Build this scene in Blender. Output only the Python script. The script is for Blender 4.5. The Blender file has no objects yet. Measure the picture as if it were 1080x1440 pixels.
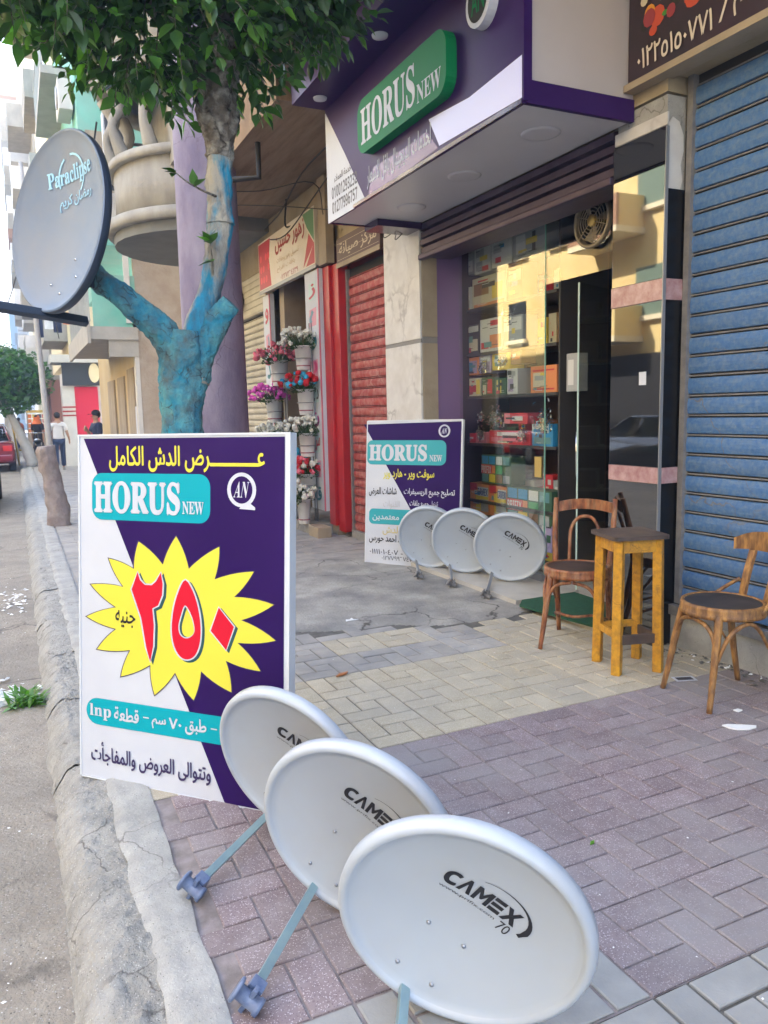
import bpy, bmesh, math, random
from mathutils import Vector, Matrix, noise as mn
random.seed(7)
rad = math.radians
S = bpy.context.scene
C = S.collection

# ------------------------------------------------------------------ camera
FPX = 1082.0
CAM = Vector((0, 0, 1.5))
YAW, PITCH, ROLL = rad(25.3), rad(-7.5), rad(1.3)
FW = Vector((math.sin(YAW)*math.cos(PITCH), math.cos(YAW)*math.cos(PITCH), math.sin(PITCH)))
_r = Vector((math.cos(YAW), -math.sin(YAW), 0)); _u = _r.cross(FW)
RT = _r*math.cos(ROLL) - _u*math.sin(ROLL)
UP = _u*math.cos(ROLL) + _r*math.sin(ROLL)
cam = bpy.data.cameras.new('camera'); camo = bpy.data.objects.new('camera', cam); C.objects.link(camo)
cam.sensor_fit = 'VERTICAL'; cam.sensor_height = 36; cam.lens = 36*FPX/1440
cam.clip_start = 0.05; cam.clip_end = 2000
mw = Matrix((RT, UP, -FW)).transposed().to_4x4(); mw.translation = CAM
camo.matrix_world = mw
S.camera = camo

# ------------------------------------------------------------------ daylight
SUN_EL, SUN_AZ = 42.0, 66.0          # azimuth clockwise from +y (the street direction)
w = bpy.data.worlds.new('World'); S.world = w; w.use_nodes = True
nt = w.node_tree; nt.nodes.clear()
sky = nt.nodes.new('ShaderNodeTexSky'); sky.sky_type = 'NISHITA'; sky.sun_disc = False
sky.sun_elevation = rad(SUN_EL); sky.sun_rotation = rad(SUN_AZ); sky.dust_density = 1.5; sky.air_density = 1.0; sky.ozone_density = 1.0
bg = nt.nodes.new('ShaderNodeBackground'); bg.inputs[1].default_value = 0.15
wo = nt.nodes.new('ShaderNodeOutputWorld')
nt.links.new(sky.outputs[0], bg.inputs[0]); nt.links.new(bg.outputs[0], wo.inputs[0])
sl = bpy.data.lights.new('sun', 'SUN'); sl.energy = 5.0; sl.angle = rad(0.5); sl.color = (1, .95, .86)
so = bpy.data.objects.new('sun', sl); C.objects.link(so)
sd = Vector((math.sin(rad(SUN_AZ))*math.cos(rad(SUN_EL)), math.cos(rad(SUN_AZ))*math.cos(rad(SUN_EL)), math.sin(rad(SUN_EL))))
so.rotation_euler = sd.to_track_quat('Z', 'Y').to_euler(); so.location = (0, 0, 30)
S.view_settings.view_transform = 'Standard'; S.view_settings.look = 'None'
S.view_settings.gamma = 1; S.view_settings.use_curve_mapping = False
S.view_settings.exposure = 3.38
S.cycles.max_bounces = 7; S.cycles.transparent_max_bounces = 16

# ------------------------------------------------------------------ helpers
def ray(px, py): return FW + RT*((px-540)/FPX) - UP*((py-720)/FPX)
def onp(px, py, o, n):
    """where the sight line of a photo point meets the real plane (o, n)"""
    d = ray(px, py); return CAM + d*((Vector(o)-CAM).dot(n)/d.dot(n))

def lin(c): return tuple(((v/12.92) if v <= .04045 else ((v+.055)/1.055)**2.4) for v in c)
_mc = {}
def mat(name, col, rough=.8, col2=None, scale=6, bump=0, bscale=40, metal=0, spec=.5, rand=0, dirt=None, dscale=2.0, damt=.5,
        specks=None, sscale=120, coat=0, sth=.7, contrast=.5, detail=6, stretch=(1, 1, 1), emit=None, specks2=None, cracks=0, ccol=(.05, .045, .04), cwid=.02, transl=0, ior=None):
    m = bpy.data.materials.new(name); m.use_nodes = True
    t = m.node_tree; N = t.nodes; L = t.links; b = N['Principled BSDF']
    b.inputs['Roughness'].default_value = rough; b.inputs['Metallic'].default_value = metal
    b.inputs['Specular IOR Level'].default_value = spec; b.inputs['Coat Weight'].default_value = coat
    geo = N.new('ShaderNodeNewGeometry')
    mp = N.new('ShaderNodeMapping'); mp.inputs['Scale'].default_value = stretch
    L.new(geo.outputs['Position'], mp.inputs[0])
    def noise(sc, det=6):
        n = N.new('ShaderNodeTexNoise'); n.inputs['Scale'].default_value = sc; n.inputs['Detail'].default_value = det
        n.inputs['Roughness'].default_value = .6
        L.new(mp.outputs[0], n.inputs['Vector']); return n.outputs['Fac']
    def ramp(f, a, bb):
        r = N.new('ShaderNodeMapRange'); r.inputs[1].default_value = a; r.inputs[2].default_value = bb
        L.new(f, r.inputs[0]); return r.outputs[0]
    def mix(f, a, c, mode='MIX'):
        x = N.new('ShaderNodeMix'); x.data_type = 'RGBA'; x.blend_type = mode
        for i, v in ((0, f), (6, a), (7, c)):
            if hasattr(v, 'links'): L.new(v, x.inputs[i])
            elif i == 0: x.inputs[0].default_value = v
            else: x.inputs[i].default_value = (*v, 1)
        return x.outputs[2]
    cur = tuple(col)
    if col2 is None and not (bump or rand): col2 = None
    if col2 is not None: cur = mix(ramp(noise(scale, detail), .5-contrast/2*.6, .5+contrast/2*.6), col, col2)
    if specks is not None:
        v = N.new('ShaderNodeTexVoronoi'); v.inputs['Scale'].default_value = sscale; L.new(geo.outputs['Position'], v.inputs['Vector'])
        sx = N.new('ShaderNodeSeparateColor'); L.new(v.outputs['Color'], sx.inputs[0])
        near = N.new('ShaderNodeMath'); near.operation = 'LESS_THAN'; near.inputs[1].default_value = .42; L.new(v.outputs['Distance'], near.inputs[0])
        for ch, colr, th in ((0, specks, sth), (1, specks2 or tuple(c*.25 for c in col), sth+.08)):
            gt = N.new('ShaderNodeMath'); gt.operation = 'GREATER_THAN'; gt.inputs[1].default_value = th; L.new(sx.outputs[ch], gt.inputs[0])
            mu = N.new('ShaderNodeMath'); mu.operation = 'MULTIPLY'; L.new(gt.outputs[0], mu.inputs[0]); L.new(near.outputs[0], mu.inputs[1])
            mu2 = N.new('ShaderNodeMath'); mu2.operation = 'MULTIPLY'; mu2.inputs[1].default_value = .8; L.new(mu.outputs[0], mu2.inputs[0])
            cur = mix(mu2.outputs[0], cur, colr)
    if rand:
        oi = N.new('ShaderNodeObjectInfo')
        mr = N.new('ShaderNodeMapRange'); mr.inputs[3].default_value = 1-rand; mr.inputs[4].default_value = 1+rand
        L.new(oi.outputs['Random'], mr.inputs[0])
        cc = N.new('ShaderNodeCombineColor')
        for i in range(3): L.new(mr.outputs[0], cc.inputs[i])
        cur = mix(1.0, cur, cc.outputs[0], 'MULTIPLY')
    if dirt is not None:
        f = ramp(noise(dscale, 8), .42, .68)
        mu = N.new('ShaderNodeMath'); mu.operation = 'MULTIPLY'; mu.inputs[1].default_value = damt; L.new(f, mu.inputs[0])
        cur = mix(mu.outputs[0], cur, dirt)
    if cracks:
        wn_ = N.new('ShaderNodeTexNoise'); wn_.inputs['Scale'].default_value = cracks*2.2; wn_.inputs['Detail'].default_value = 6; L.new(geo.outputs['Position'], wn_.inputs['Vector'])
        va = N.new('ShaderNodeVectorMath'); va.operation = 'SCALE'; va.inputs['Scale'].default_value = .55/cracks; L.new(wn_.outputs['Color'], va.inputs[0])
        vb = N.new('ShaderNodeVectorMath'); vb.operation = 'ADD'; L.new(geo.outputs['Position'], vb.inputs[0]); L.new(va.outputs[0], vb.inputs[1])
        vo = N.new('ShaderNodeTexVoronoi'); vo.feature = 'DISTANCE_TO_EDGE'; vo.inputs['Scale'].default_value = cracks; L.new(vb.outputs[0], vo.inputs['Vector'])
        cr = ramp(vo.outputs['Distance'], cwid, 0.0); gate = ramp(noise(cracks*.9, 2), .47, .60)
        mm = N.new('ShaderNodeMath'); mm.operation = 'MULTIPLY'; L.new(cr, mm.inputs[0]); L.new(gate, mm.inputs[1])
        cur = mix(mm.outputs[0], cur, ccol)
    if ior: b.inputs['IOR'].default_value = ior
    if hasattr(cur, 'links'): L.new(cur, b.inputs['Base Color'])
    else: b.inputs['Base Color'].default_value = (*cur, 1)
    if bump:
        bn = N.new('ShaderNodeBump'); bn.inputs['Strength'].default_value = min(1, bump); bn.inputs['Distance'].default_value = .02 if bscale < 60 else .006
        L.new(noise(bscale, 8), bn.inputs['Height']); L.new(bn.outputs[0], b.inputs['Normal'])
    if transl:
        tl = N.new('ShaderNodeBsdfTranslucent'); ms = N.new('ShaderNodeMixShader'); ms.inputs[0].default_value = transl
        gm = mix(1.0, cur, (1.6, 2.0, .7), 'MULTIPLY'); L.new(gm, tl.inputs[0]); L.new(b.outputs[0], ms.inputs[1]); L.new(tl.outputs[0], ms.inputs[2]); L.new(ms.outputs[0], N['Material Output'].inputs['Surface'])
    if emit: b.inputs['Emission Color'].default_value = (*emit, 1); b.inputs['Emission Strength'].default_value = 1
    return m

def tag(o, label=None, cat=None, group=None, kind=None):
    if label: o['label'] = label
    if cat: o['category'] = cat
    if group: o['group'] = group
    if kind: o['kind'] = kind
    return o
def empty(name, loc=(0, 0, 0), rz=0, label=None, cat=None, group=None, rot=None):
    o = bpy.data.objects.new(name, None); C.objects.link(o); o.location = loc
    o.rotation_euler = rot if rot else (0, 0, rz); o.empty_display_size = .1
    return tag(o, label, cat, group)
def meshobj(name, me, parent=None, loc=None):
    o = bpy.data.objects.new(name, me); C.objects.link(o)
    if parent: o.parent = parent
    if loc is not None: o.location = loc
    return o
def dup(root, loc=None, rot=None, label=None, group=None):
    def cp(o, par):
        c = o.copy(); C.objects.link(c); c.parent = par
        for ch in [k for k in C.objects if k.parent == o]: cp(ch, c)
        return c
    r = cp(root, root.parent)
    if loc is not None: r.location = loc
    if rot is not None: r.rotation_euler = rot
    if label: r['label'] = label
    if group: r['group'] = group
    return r

class MB:
    def __init__(s): s.v = []; s.f = []; s.sm = []; s.mi = []; s.m = 0
    def add(s, vs, fs, smooth=False):
        k = len(s.v); s.v += [tuple(v) for v in vs]
        for f in fs: s.f.append(tuple(k+i for i in f)); s.sm.append(smooth); s.mi.append(s.m)
        return s
    def box(s, x0, x1, y0, y1, z0, z1, M=None):
        vs = [(x, y, z) for x in (x0, x1) for y in (y0, y1) for z in (z0, z1)]
        if M is not None: vs = [M @ Vector(v) for v in vs]
        return s.add(vs, [(0, 1, 3, 2), (4, 6, 7, 5), (0, 4, 5, 1), (2, 3, 7, 6), (0, 2, 6, 4), (1, 5, 7, 3)])
    def bbox(s, x0, x1, y0, y1, z0, z1, b=.01, M=None):
        """bevelled box"""
        bm = bmesh.new(); bmesh.ops.create_cube(bm, size=1)
        bmesh.ops.scale(bm, vec=(abs(x1-x0), abs(y1-y0), abs(z1-z0)), verts=bm.verts)
        bmesh.ops.bevel(bm, geom=bm.edges[:], offset=b, segments=2, affect='EDGES', profile=.6)
        bmesh.ops.translate(bm, vec=((x0+x1)/2, (y0+y1)/2, (z0+z1)/2), verts=bm.verts)
        if M is not None: bmesh.ops.transform(bm, matrix=M, verts=bm.verts)
        s.bm(bm); return s
    def bm(s, bm, smooth=False):
        bm.verts.index_update(); s.add([v.co[:] for v in bm.verts], [[v.index for v in f.verts] for f in bm.faces], smooth); bm.free()
    def tube(s, pts, r, n=8, cap=True, smooth=True, jit=0):
        pts = [Vector(p) for p in pts]; m = len(pts); rs = r if isinstance(r, (list, tuple)) else [r]*m
        t0 = (pts[1]-pts[0]).normalized(); ref = Vector((0, 0, 1)) if abs(t0.z) < .9 else Vector((1, 0, 0))
        a = t0.cross(ref).normalized(); vs = []
        for i, p in enumerate(pts):
            t = (pts[min(i+1, m-1)]-pts[max(i-1, 0)]).normalized()
            a = (a - t*a.dot(t)).normalized(); b = t.cross(a)
            for k in range(n):
                q = 2*math.pi*k/n; rr = rs[i]
                if jit: rr *= 1+jit*mn.noise(p*5+Vector((math.cos(q), math.sin(q), 0))*1.3)
                vs.append(p+(a*math.cos(q)+b*math.sin(q))*rr)
        fs = [(i*n+k, i*n+(k+1) % n, (i+1)*n+(k+1) % n, (i+1)*n+k) for i in range(m-1) for k in range(n)]
        k0 = len(s.v); s.add(vs, fs, smooth)
        if cap:
            s.f.append(tuple(k0+i for i in reversed(range(n)))); s.sm.append(False); s.mi.append(s.m)
            s.f.append(tuple(k0+(m-1)*n+i for i in range(n))); s.sm.append(False); s.mi.append(s.m)
        return s
    def lathe(s, prof, n=32, M=None, sx=1, sy=1, smooth=True):
        vs = [(r*math.cos(2*math.pi*k/n)*sx, r*math.sin(2*math.pi*k/n)*sy, z) for r, z in prof for k in range(n)]
        if M is not None: vs = [M @ Vector(v) for v in vs]
        fs = [(i*n+k, i*n+(k+1) % n, (i+1)*n+(k+1) % n, (i+1)*n+k) for i in range(len(prof)-1) for k in range(n)]
        return s.add(vs, fs, smooth)
    def prism(s, poly, a, b, axis='y'):
        """polygon in two axes, extruded along the third from a to b"""
        n = len(poly)
        f = {'y': lambda p, t: (p[0], t, p[1]), 'x': lambda p, t: (t, p[0], p[1]), 'z': lambda p, t: (p[0], p[1], t)}[axis]
        vs = [f(p, a) for p in poly]+[f(p, b) for p in poly]
        return s.add(vs, [tuple(range(n)), tuple(range(2*n-1, n-1, -1))]+[(i, n+i, n+(i+1) % n, (i+1) % n) for i in range(n)])
    def mesh(s, name, mats):
        me = bpy.data.meshes.new(name); me.from_pydata(s.v, [], s.f)
        for m in (mats if isinstance(mats, (list, tuple)) else [mats]): me.materials.append(m)
        me.polygons.foreach_set('use_smooth', s.sm); me.polygons.foreach_set('material_index', s.mi)
        bm = bmesh.new(); bm.from_mesh(me); bmesh.ops.recalc_face_normals(bm, faces=bm.faces); bm.to_mesh(me); bm.free()
        me.update(); return me
    def build(s, name, m, parent=None, loc=None, label=None, cat=None, group=None, kind=None, rz=None, flip=False):
        o = meshobj(name, s.mesh(name, m), parent, loc)
        if rz is not None: o.rotation_euler = (0, 0, rz)
        return tag(o, label, cat, group, kind)
def curve(pts, n=6):
    """Catmull-Rom through points"""
    P = [Vector(p) for p in pts]; P = [2*P[0]-P[1]]+P+[2*P[-1]-P[-2]]; out = []
    for i in range(1, len(P)-2):
        for k in range(n):
            t = k/n; a, b, c, d = P[i-1:i+3]
            out.append(.5*((2*b)+(c-a)*t+(2*a-5*b+4*c-d)*t*t+(3*b-a-3*c+d)*t**3))
    out.append(P[-2]); return out
def lerpl(v, n):
    return [v[min(int(i/n), len(v)-2)]*(1-(i/n-min(int(i/n), len(v)-2)))+v[min(int(i/n), len(v)-2)+1]*(i/n-min(int(i/n), len(v)-2)) for i in range((len(v)-1)*n+1)]

# ---- writing
AR = {'ء': (0xFE80, 1), 'آ': (0xFE81, 2), 'أ': (0xFE83, 2), 'ؤ': (0xFE85, 2), 'إ': (0xFE87, 2), 'ئ': (0xFE89, 4), 'ا': (0xFE8D, 2), 'ب': (0xFE8F, 4),
      'ة': (0xFE93, 2), 'ت': (0xFE95, 4), 'ث': (0xFE99, 4), 'ج': (0xFE9D, 4), 'ح': (0xFEA1, 4), 'خ': (0xFEA5, 4), 'د': (0xFEA9, 2), 'ذ': (0xFEAB, 2),
      'ر': (0xFEAD, 2), 'ز': (0xFEAF, 2), 'س': (0xFEB1, 4), 'ش': (0xFEB5, 4), 'ص': (0xFEB9, 4), 'ض': (0xFEBD, 4), 'ط': (0xFEC1, 4), 'ظ': (0xFEC5, 4),
      'ع': (0xFEC9, 4), 'غ': (0xFECD, 4), 'ف': (0xFED1, 4), 'ق': (0xFED5, 4), 'ك': (0xFED9, 4), 'ل': (0xFEDD, 4), 'م': (0xFEE1, 4), 'ن': (0xFEE5, 4),
      'ه': (0xFEE9, 4), 'و': (0xFEED, 2), 'ى': (0xFEEF, 2), 'ي': (0xFEF1, 4), 'ـ': (0x640, 4)}
def shape_ar(s):
    s = s.replace('لا', '\x01').replace('لأ', '\x02'); out = []
    def info(ch):
        if ch in AR: return AR[ch]
        if ch == '\x01': return (0xFEFB, 2)
        if ch == '\x02': return (0xFEF7, 2)
        return None
    for i, ch in enumerate(s):
        t = info(ch)
        if not t: out.append(ch); continue
        pv = info(s[i-1]) if i else None; nx = info(s[i+1]) if i+1 < len(s) else None
        jp = bool(pv and pv[1] == 4 and t[1] >= 2); jn = bool(nx and t[1] == 4 and nx[1] >= 2)
        if ch == 'ـ': out.append('ـ'); continue
        out.append(chr(t[0]+(3 if jp and jn else 2 if jn else 1 if jp else 0)))
    # visual order; runs of digits keep their own order
    res = []; i = 0
    while i < len(out):
        if out[i].isdigit():
            j = i
            while j < len(out) and out[j].isdigit(): j += 1
            res.append(''.join(out[i:j])); i = j
        else: res.append(out[i]); i += 1
    return ''.join(reversed(res))
def serif(s): return ''.join(chr(0x1D400+ord(c)-65) if c.isupper() else chr(0x1D41A+ord(c)-97) if c.islower() else c for c in s)
def sans(s): return ''.join(chr(0x1D5D4+ord(c)-65) if c.isupper() else chr(0x1D5EE+ord(c)-97) if c.islower() else chr(0x1D7EC+ord(c)-48) if c.isdigit() else c for c in s)
_dg = None
def glyphs(s, bold=0.0, shear=0, layers=3):
    cu = bpy.data.curves.new('t', 'FONT'); cu.body = s; cu.size = 1; cu.resolution_u = 4; cu.shear = shear
    o = bpy.data.objects.new('t', cu); C.objects.link(o); bpy.context.view_layer.update()
    me = bpy.data.meshes.new_from_object(o.evaluated_get(bpy.context.evaluated_depsgraph_get()))
    vs = [v.co[:2] for v in me.vertices]; fs = [tuple(p.vertices) for p in me.polygons]
    bpy.data.objects.remove(o); bpy.data.curves.remove(cu); bpy.data.meshes.remove(me)
    V = []; Fc = []
    offs = [(0, 0)] if not bold else [(bold, 0), (-bold, 0), (0, bold), (0, -bold), (0, 0)]
    for k, (dx, dy) in enumerate(offs):
        b = len(V); V += [(x+dx, y+dy, k) for x, y in vs]; Fc += [tuple(b+i for i in f) for f in fs]
    return V, Fc
def txt(parent, s, box, m, bold=0.0, y=-.002, shear=0, name='lettering', fn=None, kind=None):
    """flat lettering fitted to a rectangle (x0, z0, x1, z1) of the parent's front; fn maps (x, z, layer) to a point"""
    V, Fc = glyphs(s, bold, shear)
    xs = [v[0] for v in V]; zs = [v[1] for v in V]
    x0, z0, x1, z1 = box; ax, bx, az, bz = min(xs), max(xs), min(zs), max(zs)
    P = []
    for vx, vz, k in V:
        X = x0+(vx-ax)/(bx-ax)*(x1-x0); Z = z0+(vz-az)/(bz-az)*(z1-z0)
        P.append(fn(X, Z, k) if fn else (X, y-.00025*k, Z))
    me = bpy.data.meshes.new(name); me.from_pydata(P, [], Fc); me.materials.append(m); me.update()
    return meshobj(name, me, parent)
def flat(parent, poly, m, y=-.001, name='print', fn=None):
    me = bpy.data.meshes.new(name)
    me.from_pydata([(fn(p[0], p[1], 0) if fn else (p[0], y, p[1])) for p in poly], [], [tuple(range(len(poly)))])
    me.materials.append(m); me.update(); return meshobj(name, me, parent)
def rrect(x0, z0, x1, z1, r, n=6):
    out = []
    for cx, cz, a in ((x1-r, z1-r, 0), (x0+r, z1-r, 90), (x0+r, z0+r, 180), (x1-r, z0+r, 270)):
        for k in range(n+1):
            q = rad(a+90*k/n); out.append((cx+r*math.cos(q), cz+r*math.sin(q)))
    return out
def ell(cx, cz, rx, rz, n=28): return [(cx+rx*math.cos(2*math.pi*k/n), cz+rz*math.sin(2*math.pi*k/n)) for k in range(n)]

# ------------------------------------------------------------------ materials
M = {}
M['road'] = mat('road dust', (.25, .215, .175), .95, (.36, .32, .265), 9, 1, 50, dirt=(.17, .155, .135), dscale=1.3, damt=.6, specks=(.5, .48, .44), sscale=150, sth=.9, contrast=.8, cracks=1.6, ccol=(.12, .105, .09), cwid=.03)
M['kerb'] = mat('worn concrete kerb', (.37, .355, .32), .95, (.24, .235, .22), 16, 1, 55, dirt=(.47, .45, .41), dscale=7, damt=.6, specks=(.55, .53, .48), sscale=190, sth=.88, contrast=.7, cracks=3.2, cwid=.018, ccol=(.12, .11, .1))
M['cement'] = mat('cement screed', (.32, .315, .30), .95, (.41, .40, .37), 9, .9, 60, dirt=(.24, .235, .22), dscale=4, damt=.8, cracks=2.4, cwid=.01, ccol=(.14, .13, .12), specks=(.5, .48, .44), sscale=210, sth=.9)
M['cement2'] = mat('cement patch', (.28, .262, .235), .9, (.40, .375, .34), 3.6, .8, 50, dirt=(.17, .165, .16), dscale=2.2, damt=.9, cracks=1.1, cwid=.012)
M['pink'] = mat('pink terrazzo', (.19, .14, .147), .85, (.25, .20, .205), 13, .3, 120, rand=.13, specks=(.52, .46, .48), sscale=230, sth=.72, dirt=(.27, .25, .25), dscale=1.1, damt=.95, specks2=(.09, .06, .075))
M['yellow'] = mat('cream paver', (.40, .345, .25), .85, (.48, .42, .31), 7, .25, 120, rand=.09, dirt=(.36, .33, .28), dscale=2.2, damt=.7, specks=(.6, .55, .45), sscale=200, specks2=(.3, .26, .2))
M['grey'] = mat('grey paver', (.27, .27, .26), .85, (.35, .345, .33), 6, .3, 110, rand=.1, dirt=(.25, .25, .245), dscale=2, damt=.7)
M['dusty'] = mat('dusty worn paver', (.40, .365, .32), .9, (.30, .29, .28), 5, .5, 80, rand=.14, dirt=(.22, .215, .21), dscale=2.6, damt=.9)
M['mortar'] = mat('joint mortar', (.085, .08, .07), .95, (.14, .13, .12), 14, .5, 80)
M['mortarp'] = mat('pink joint mortar', (.165, .14, .135), .95, (.27, .235, .235), 14, .5, 80)
M['white'] = mat('white painted steel', (.62, .65, .68), .38, (.59, .62, .655), 3, 0)
M['dish'] = mat('dish light grey paint', (.44, .49, .555), .33, (.41, .455, .52), 3.5, 0, coat=.1, dirt=(.43, .45, .48), dscale=5, damt=.4)
M['darkgrey'] = mat('dish back', (.3, .31, .33), .5)
M['bolt'] = mat('zinc bolt', (.35, .37, .42), .35, metal=.8)
M['armblue'] = mat('galvanised arm', (.33, .47, .5), .3, (.27, .40, .46), 12, 0, metal=.55)
M['clampblue'] = mat('blue plastic clamp', (.09, .13, .24), .4, (.16, .20, .30), 40)
M['black'] = mat('black print', (.012, .012, .018), .5)
M['navy'] = mat('dark navy print', (.035, .02, .09), .5)
M['purple'] = mat('purple vinyl', (.020, .004, .078), .5, (.025, .006, .09), 2, spec=.15)
M['signwhite'] = mat('white vinyl', (.56, .58, .63), .5, (.52, .54, .60), 2, spec=.3)
M['signyellow'] = mat('yellow vinyl', (.68, .62, .06), .5, spec=.3)
M['teal'] = mat('teal vinyl', (.0, .33, .40), .5, spec=.2)
M['teal2'] = mat('teal vinyl worn', (.02, .33, .38), .4)
M['red'] = mat('red vinyl', (.60, .008, .03), .5, spec=.2)
M['palegold'] = mat('pale gold print', (.6, .5, .2), .5)
M['green'] = mat('green acrylic', (.004, .17, .055), .5, spec=.15)
M['signpurple'] = mat('glossy purple cladding', (.034, .010, .09), .4, (.028, .008, .075), 1.5, spec=.2)
M['claddark'] = mat('dark purple trim', (.03, .012, .055), .2, coat=.3)
M['cladwhite'] = mat('canopy white panel', (.62, .60, .62), .35, (.57, .55, .57), 1.2)
M['cladbeige'] = mat('canopy pale side panel', (.43, .385, .37), .4, (.47, .42, .405), 1.5)
M['swoosh'] = mat('pale bluish swoosh', (.62, .64, .95), .35)
M['lettergrey'] = mat('dark grey print', (.06, .055, .07), .5)
M['blueshut'] = mat('blue shutter paint', (.035, .115, .29), .6, (.065, .155, .33), 40, .5, 160, dirt=(.17, .23, .30), dscale=30, damt=.55, rand=.08, cracks=1.3, ccol=(.14, .13, .12), cwid=.008)
M['shutgroove'] = mat('shutter groove steel', (.14, .135, .14), .6, (.2, .19, .185), 20)
M['redshut'] = mat('red shutter paint', (.27, .025, .025), .6, (.34, .055, .05), 5, .25, 70, dirt=(.5, .36, .31), dscale=14, damt=.4, rand=.1, cracks=2, ccol=(.45, .3, .26), cwid=.02)
M['creamshut'] = mat('cream shutter paint', (.46, .42, .33), .6, (.52, .48, .39), 5, .2, 70, dirt=(.33, .29, .22), dscale=3, damt=.5)
M['purshut'] = mat('purple shutter steel', (.055, .035, .065), .35, (.095, .065, .10), 5, 0, metal=.3)
M['redpaint'] = mat('red gloss paint', (.42, .015, .02), .35, (.33, .012, .018), 4)
M['granite'] = mat('black polished granite', (.004, .004, .005), .02, (.008, .008, .009), 60, spec=.5, coat=1, ior=2.1)
M['granite2'] = mat('dull black granite edge', (.004, .004, .005), .25)
M['pinkmarble'] = mat('pink marble band', (.28, .12, .13), .25, (.50, .34, .33), 16, 0, contrast=.8)
M['marble'] = mat('white marble cladding', (.62, .60, .57), .35, (.54, .52, .50), 8, 0, dirt=(.42, .39, .36), dscale=5, damt=.5, contrast=.7, cracks=2.5, ccol=(.34, .32, .31), cwid=.05)
M['beigestone'] = mat('beige stone', (.28, .22, .15), .7, (.38, .31, .22), 4, .2, 50, dirt=(.28, .22, .15), dscale=2, damt=.6)
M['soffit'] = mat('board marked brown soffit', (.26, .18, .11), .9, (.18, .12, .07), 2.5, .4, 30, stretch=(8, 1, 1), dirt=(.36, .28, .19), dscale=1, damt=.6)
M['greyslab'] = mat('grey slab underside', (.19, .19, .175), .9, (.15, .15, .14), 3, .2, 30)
M['plaster'] = mat('cream ornate plaster', (.36, .335, .285), .9, (.28, .26, .22), 4, .4, 40, dirt=(.22, .20, .17), dscale=2.2, damt=.8, stretch=(1, 1, .5))
M['lintel'] = mat('stained lintel plaster', (.33, .26, .165), .9, (.25, .20, .125), 3, .4, 30, dirt=(.40, .35, .26), dscale=2.2, damt=.5)
M['purplecol'] = mat('lilac painted column', (.145, .12, .195), .75, (.19, .16, .24), 5, .4, 40, dirt=(.30, .27, .34), dscale=2.6, damt=.8, stretch=(1, 1, .5), cracks=1.8, ccol=(.10, .08, .13), cwid=.012)
M['purframe'] = mat('purple window frame', (.17, .10, .22), .35)
M['wood'] = mat('worn orange varnished wood', (.30, .085, .025), .45, (.08, .025, .010), 45, .5, 90, stretch=(1, 1, .25), dirt=(.42, .22, .10), dscale=26, damt=.8)
M['wood2'] = mat('worn ochre wood', (.46, .235, .065), .55, (.15, .06, .02), 42, .5, 90, stretch=(1, 1, .25), dirt=(.09, .045, .025), dscale=24, damt=.8)
M['seatdark'] = mat('dark worn seat', (.045, .03, .028), .42, (.09, .06, .05), 8, .1, 60)
M['seatblack'] = mat('black padded seat', (.022, .02, .021), .6, (.05, .042, .04), 8, .1, 60)
M['stool'] = mat('yellow chipped paint', (.60, .30, .018), .5, (.50, .23, .015), 14, .4, 90, dirt=(.15, .07, .025), dscale=30, damt=.55, cracks=9, ccol=(.16, .08, .03), cwid=.02)
M['stooltop'] = mat('dark stool top', (.10, .065, .05), .55, (.05, .035, .03), 9, .2, 60)
M['matgreen'] = mat('green carpet', (.015, .09, .045), .95, (.01, .065, .03), 30, .5, 200)
M['bark'] = mat('bark', (.44, .41, .35), .95, (.17, .14, .11), 11, 1, 35, dirt=(.06, .045, .035), dscale=9, damt=.85, contrast=.35, cracks=10, ccol=(.03, .022, .018), cwid=.1)
M['barkblue'] = mat('bark painted blue', (.012, .22, .34), .85, (.10, .33, .38), 9, 1, 35, dirt=(.10, .11, .11), dscale=8, damt=.9, contrast=.35, cracks=11, ccol=(.03, .05, .06), cwid=.055)
M['barkmix'] = mat('bark with blue paint streaks', (.02, .27, .44), .9, (.42, .39, .33), 3.2, 1, 35, dirt=(.07, .05, .04), dscale=9, damt=.9, contrast=.12, stretch=(1, 1, .35))
M['leaf'] = mat('ficus leaf', (.03, .085, .018), .35, (.06, .15, .028), 11, 0, rand=.5, transl=.25)
M['leafbright'] = mat('young leaf', (.13, .32, .04), .4, (.08, .22, .03), 9, 0, rand=.3, transl=.35)
M['olddish'] = mat('weathered blue grey dish', (.10, .165, .28), .5, (.14, .195, .29), 2.2, .1, 60, dirt=(.19, .195, .215), dscale=1.8, damt=.6)
M['oldrim'] = mat('dark rim', (.03, .045, .075), .4)
M['paleblue'] = mat('pale blue print', (.30, .58, .78), .5)
M['skin'] = mat('skin', (.42, .24, .16), .6)
M['hair'] = mat('black hair', (.012, .01, .01), .7)
M['tshirt'] = mat('white cotton', (.72, .72, .74), .9)
M['jeans'] = mat('dark blue denim', (.03, .05, .11), .9)
M['navycloth'] = mat('navy cloth', (.025, .035, .08), .9)
M['blackcloth'] = mat('black cloth', (.014, .014, .018), .9)
M['orangecloth'] = mat('orange cloth', (.75, .18, .05), .9)
M['shoe'] = mat('shoe', (.35, .33, .3), .6)
M['rubber'] = mat('tyre rubber', (.015, .015, .016), .8)
M['carred'] = mat('dark red car paint', (.22, .012, .03), .2, coat=.8)
M['carblack'] = mat('black car paint', (.012, .013, .018), .12, coat=1)
M['carsilver'] = mat('silver car paint', (.45, .46, .48), .25, metal=.4, coat=.6)
M['carglass'] = mat('car glass', (.01, .014, .016), .04, spec=1)
M['lampred'] = mat('tail lamp', (.6, .02, .02), .2)
M['lamporange'] = mat('indicator lens', (.8, .3, .1), .25)
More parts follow.
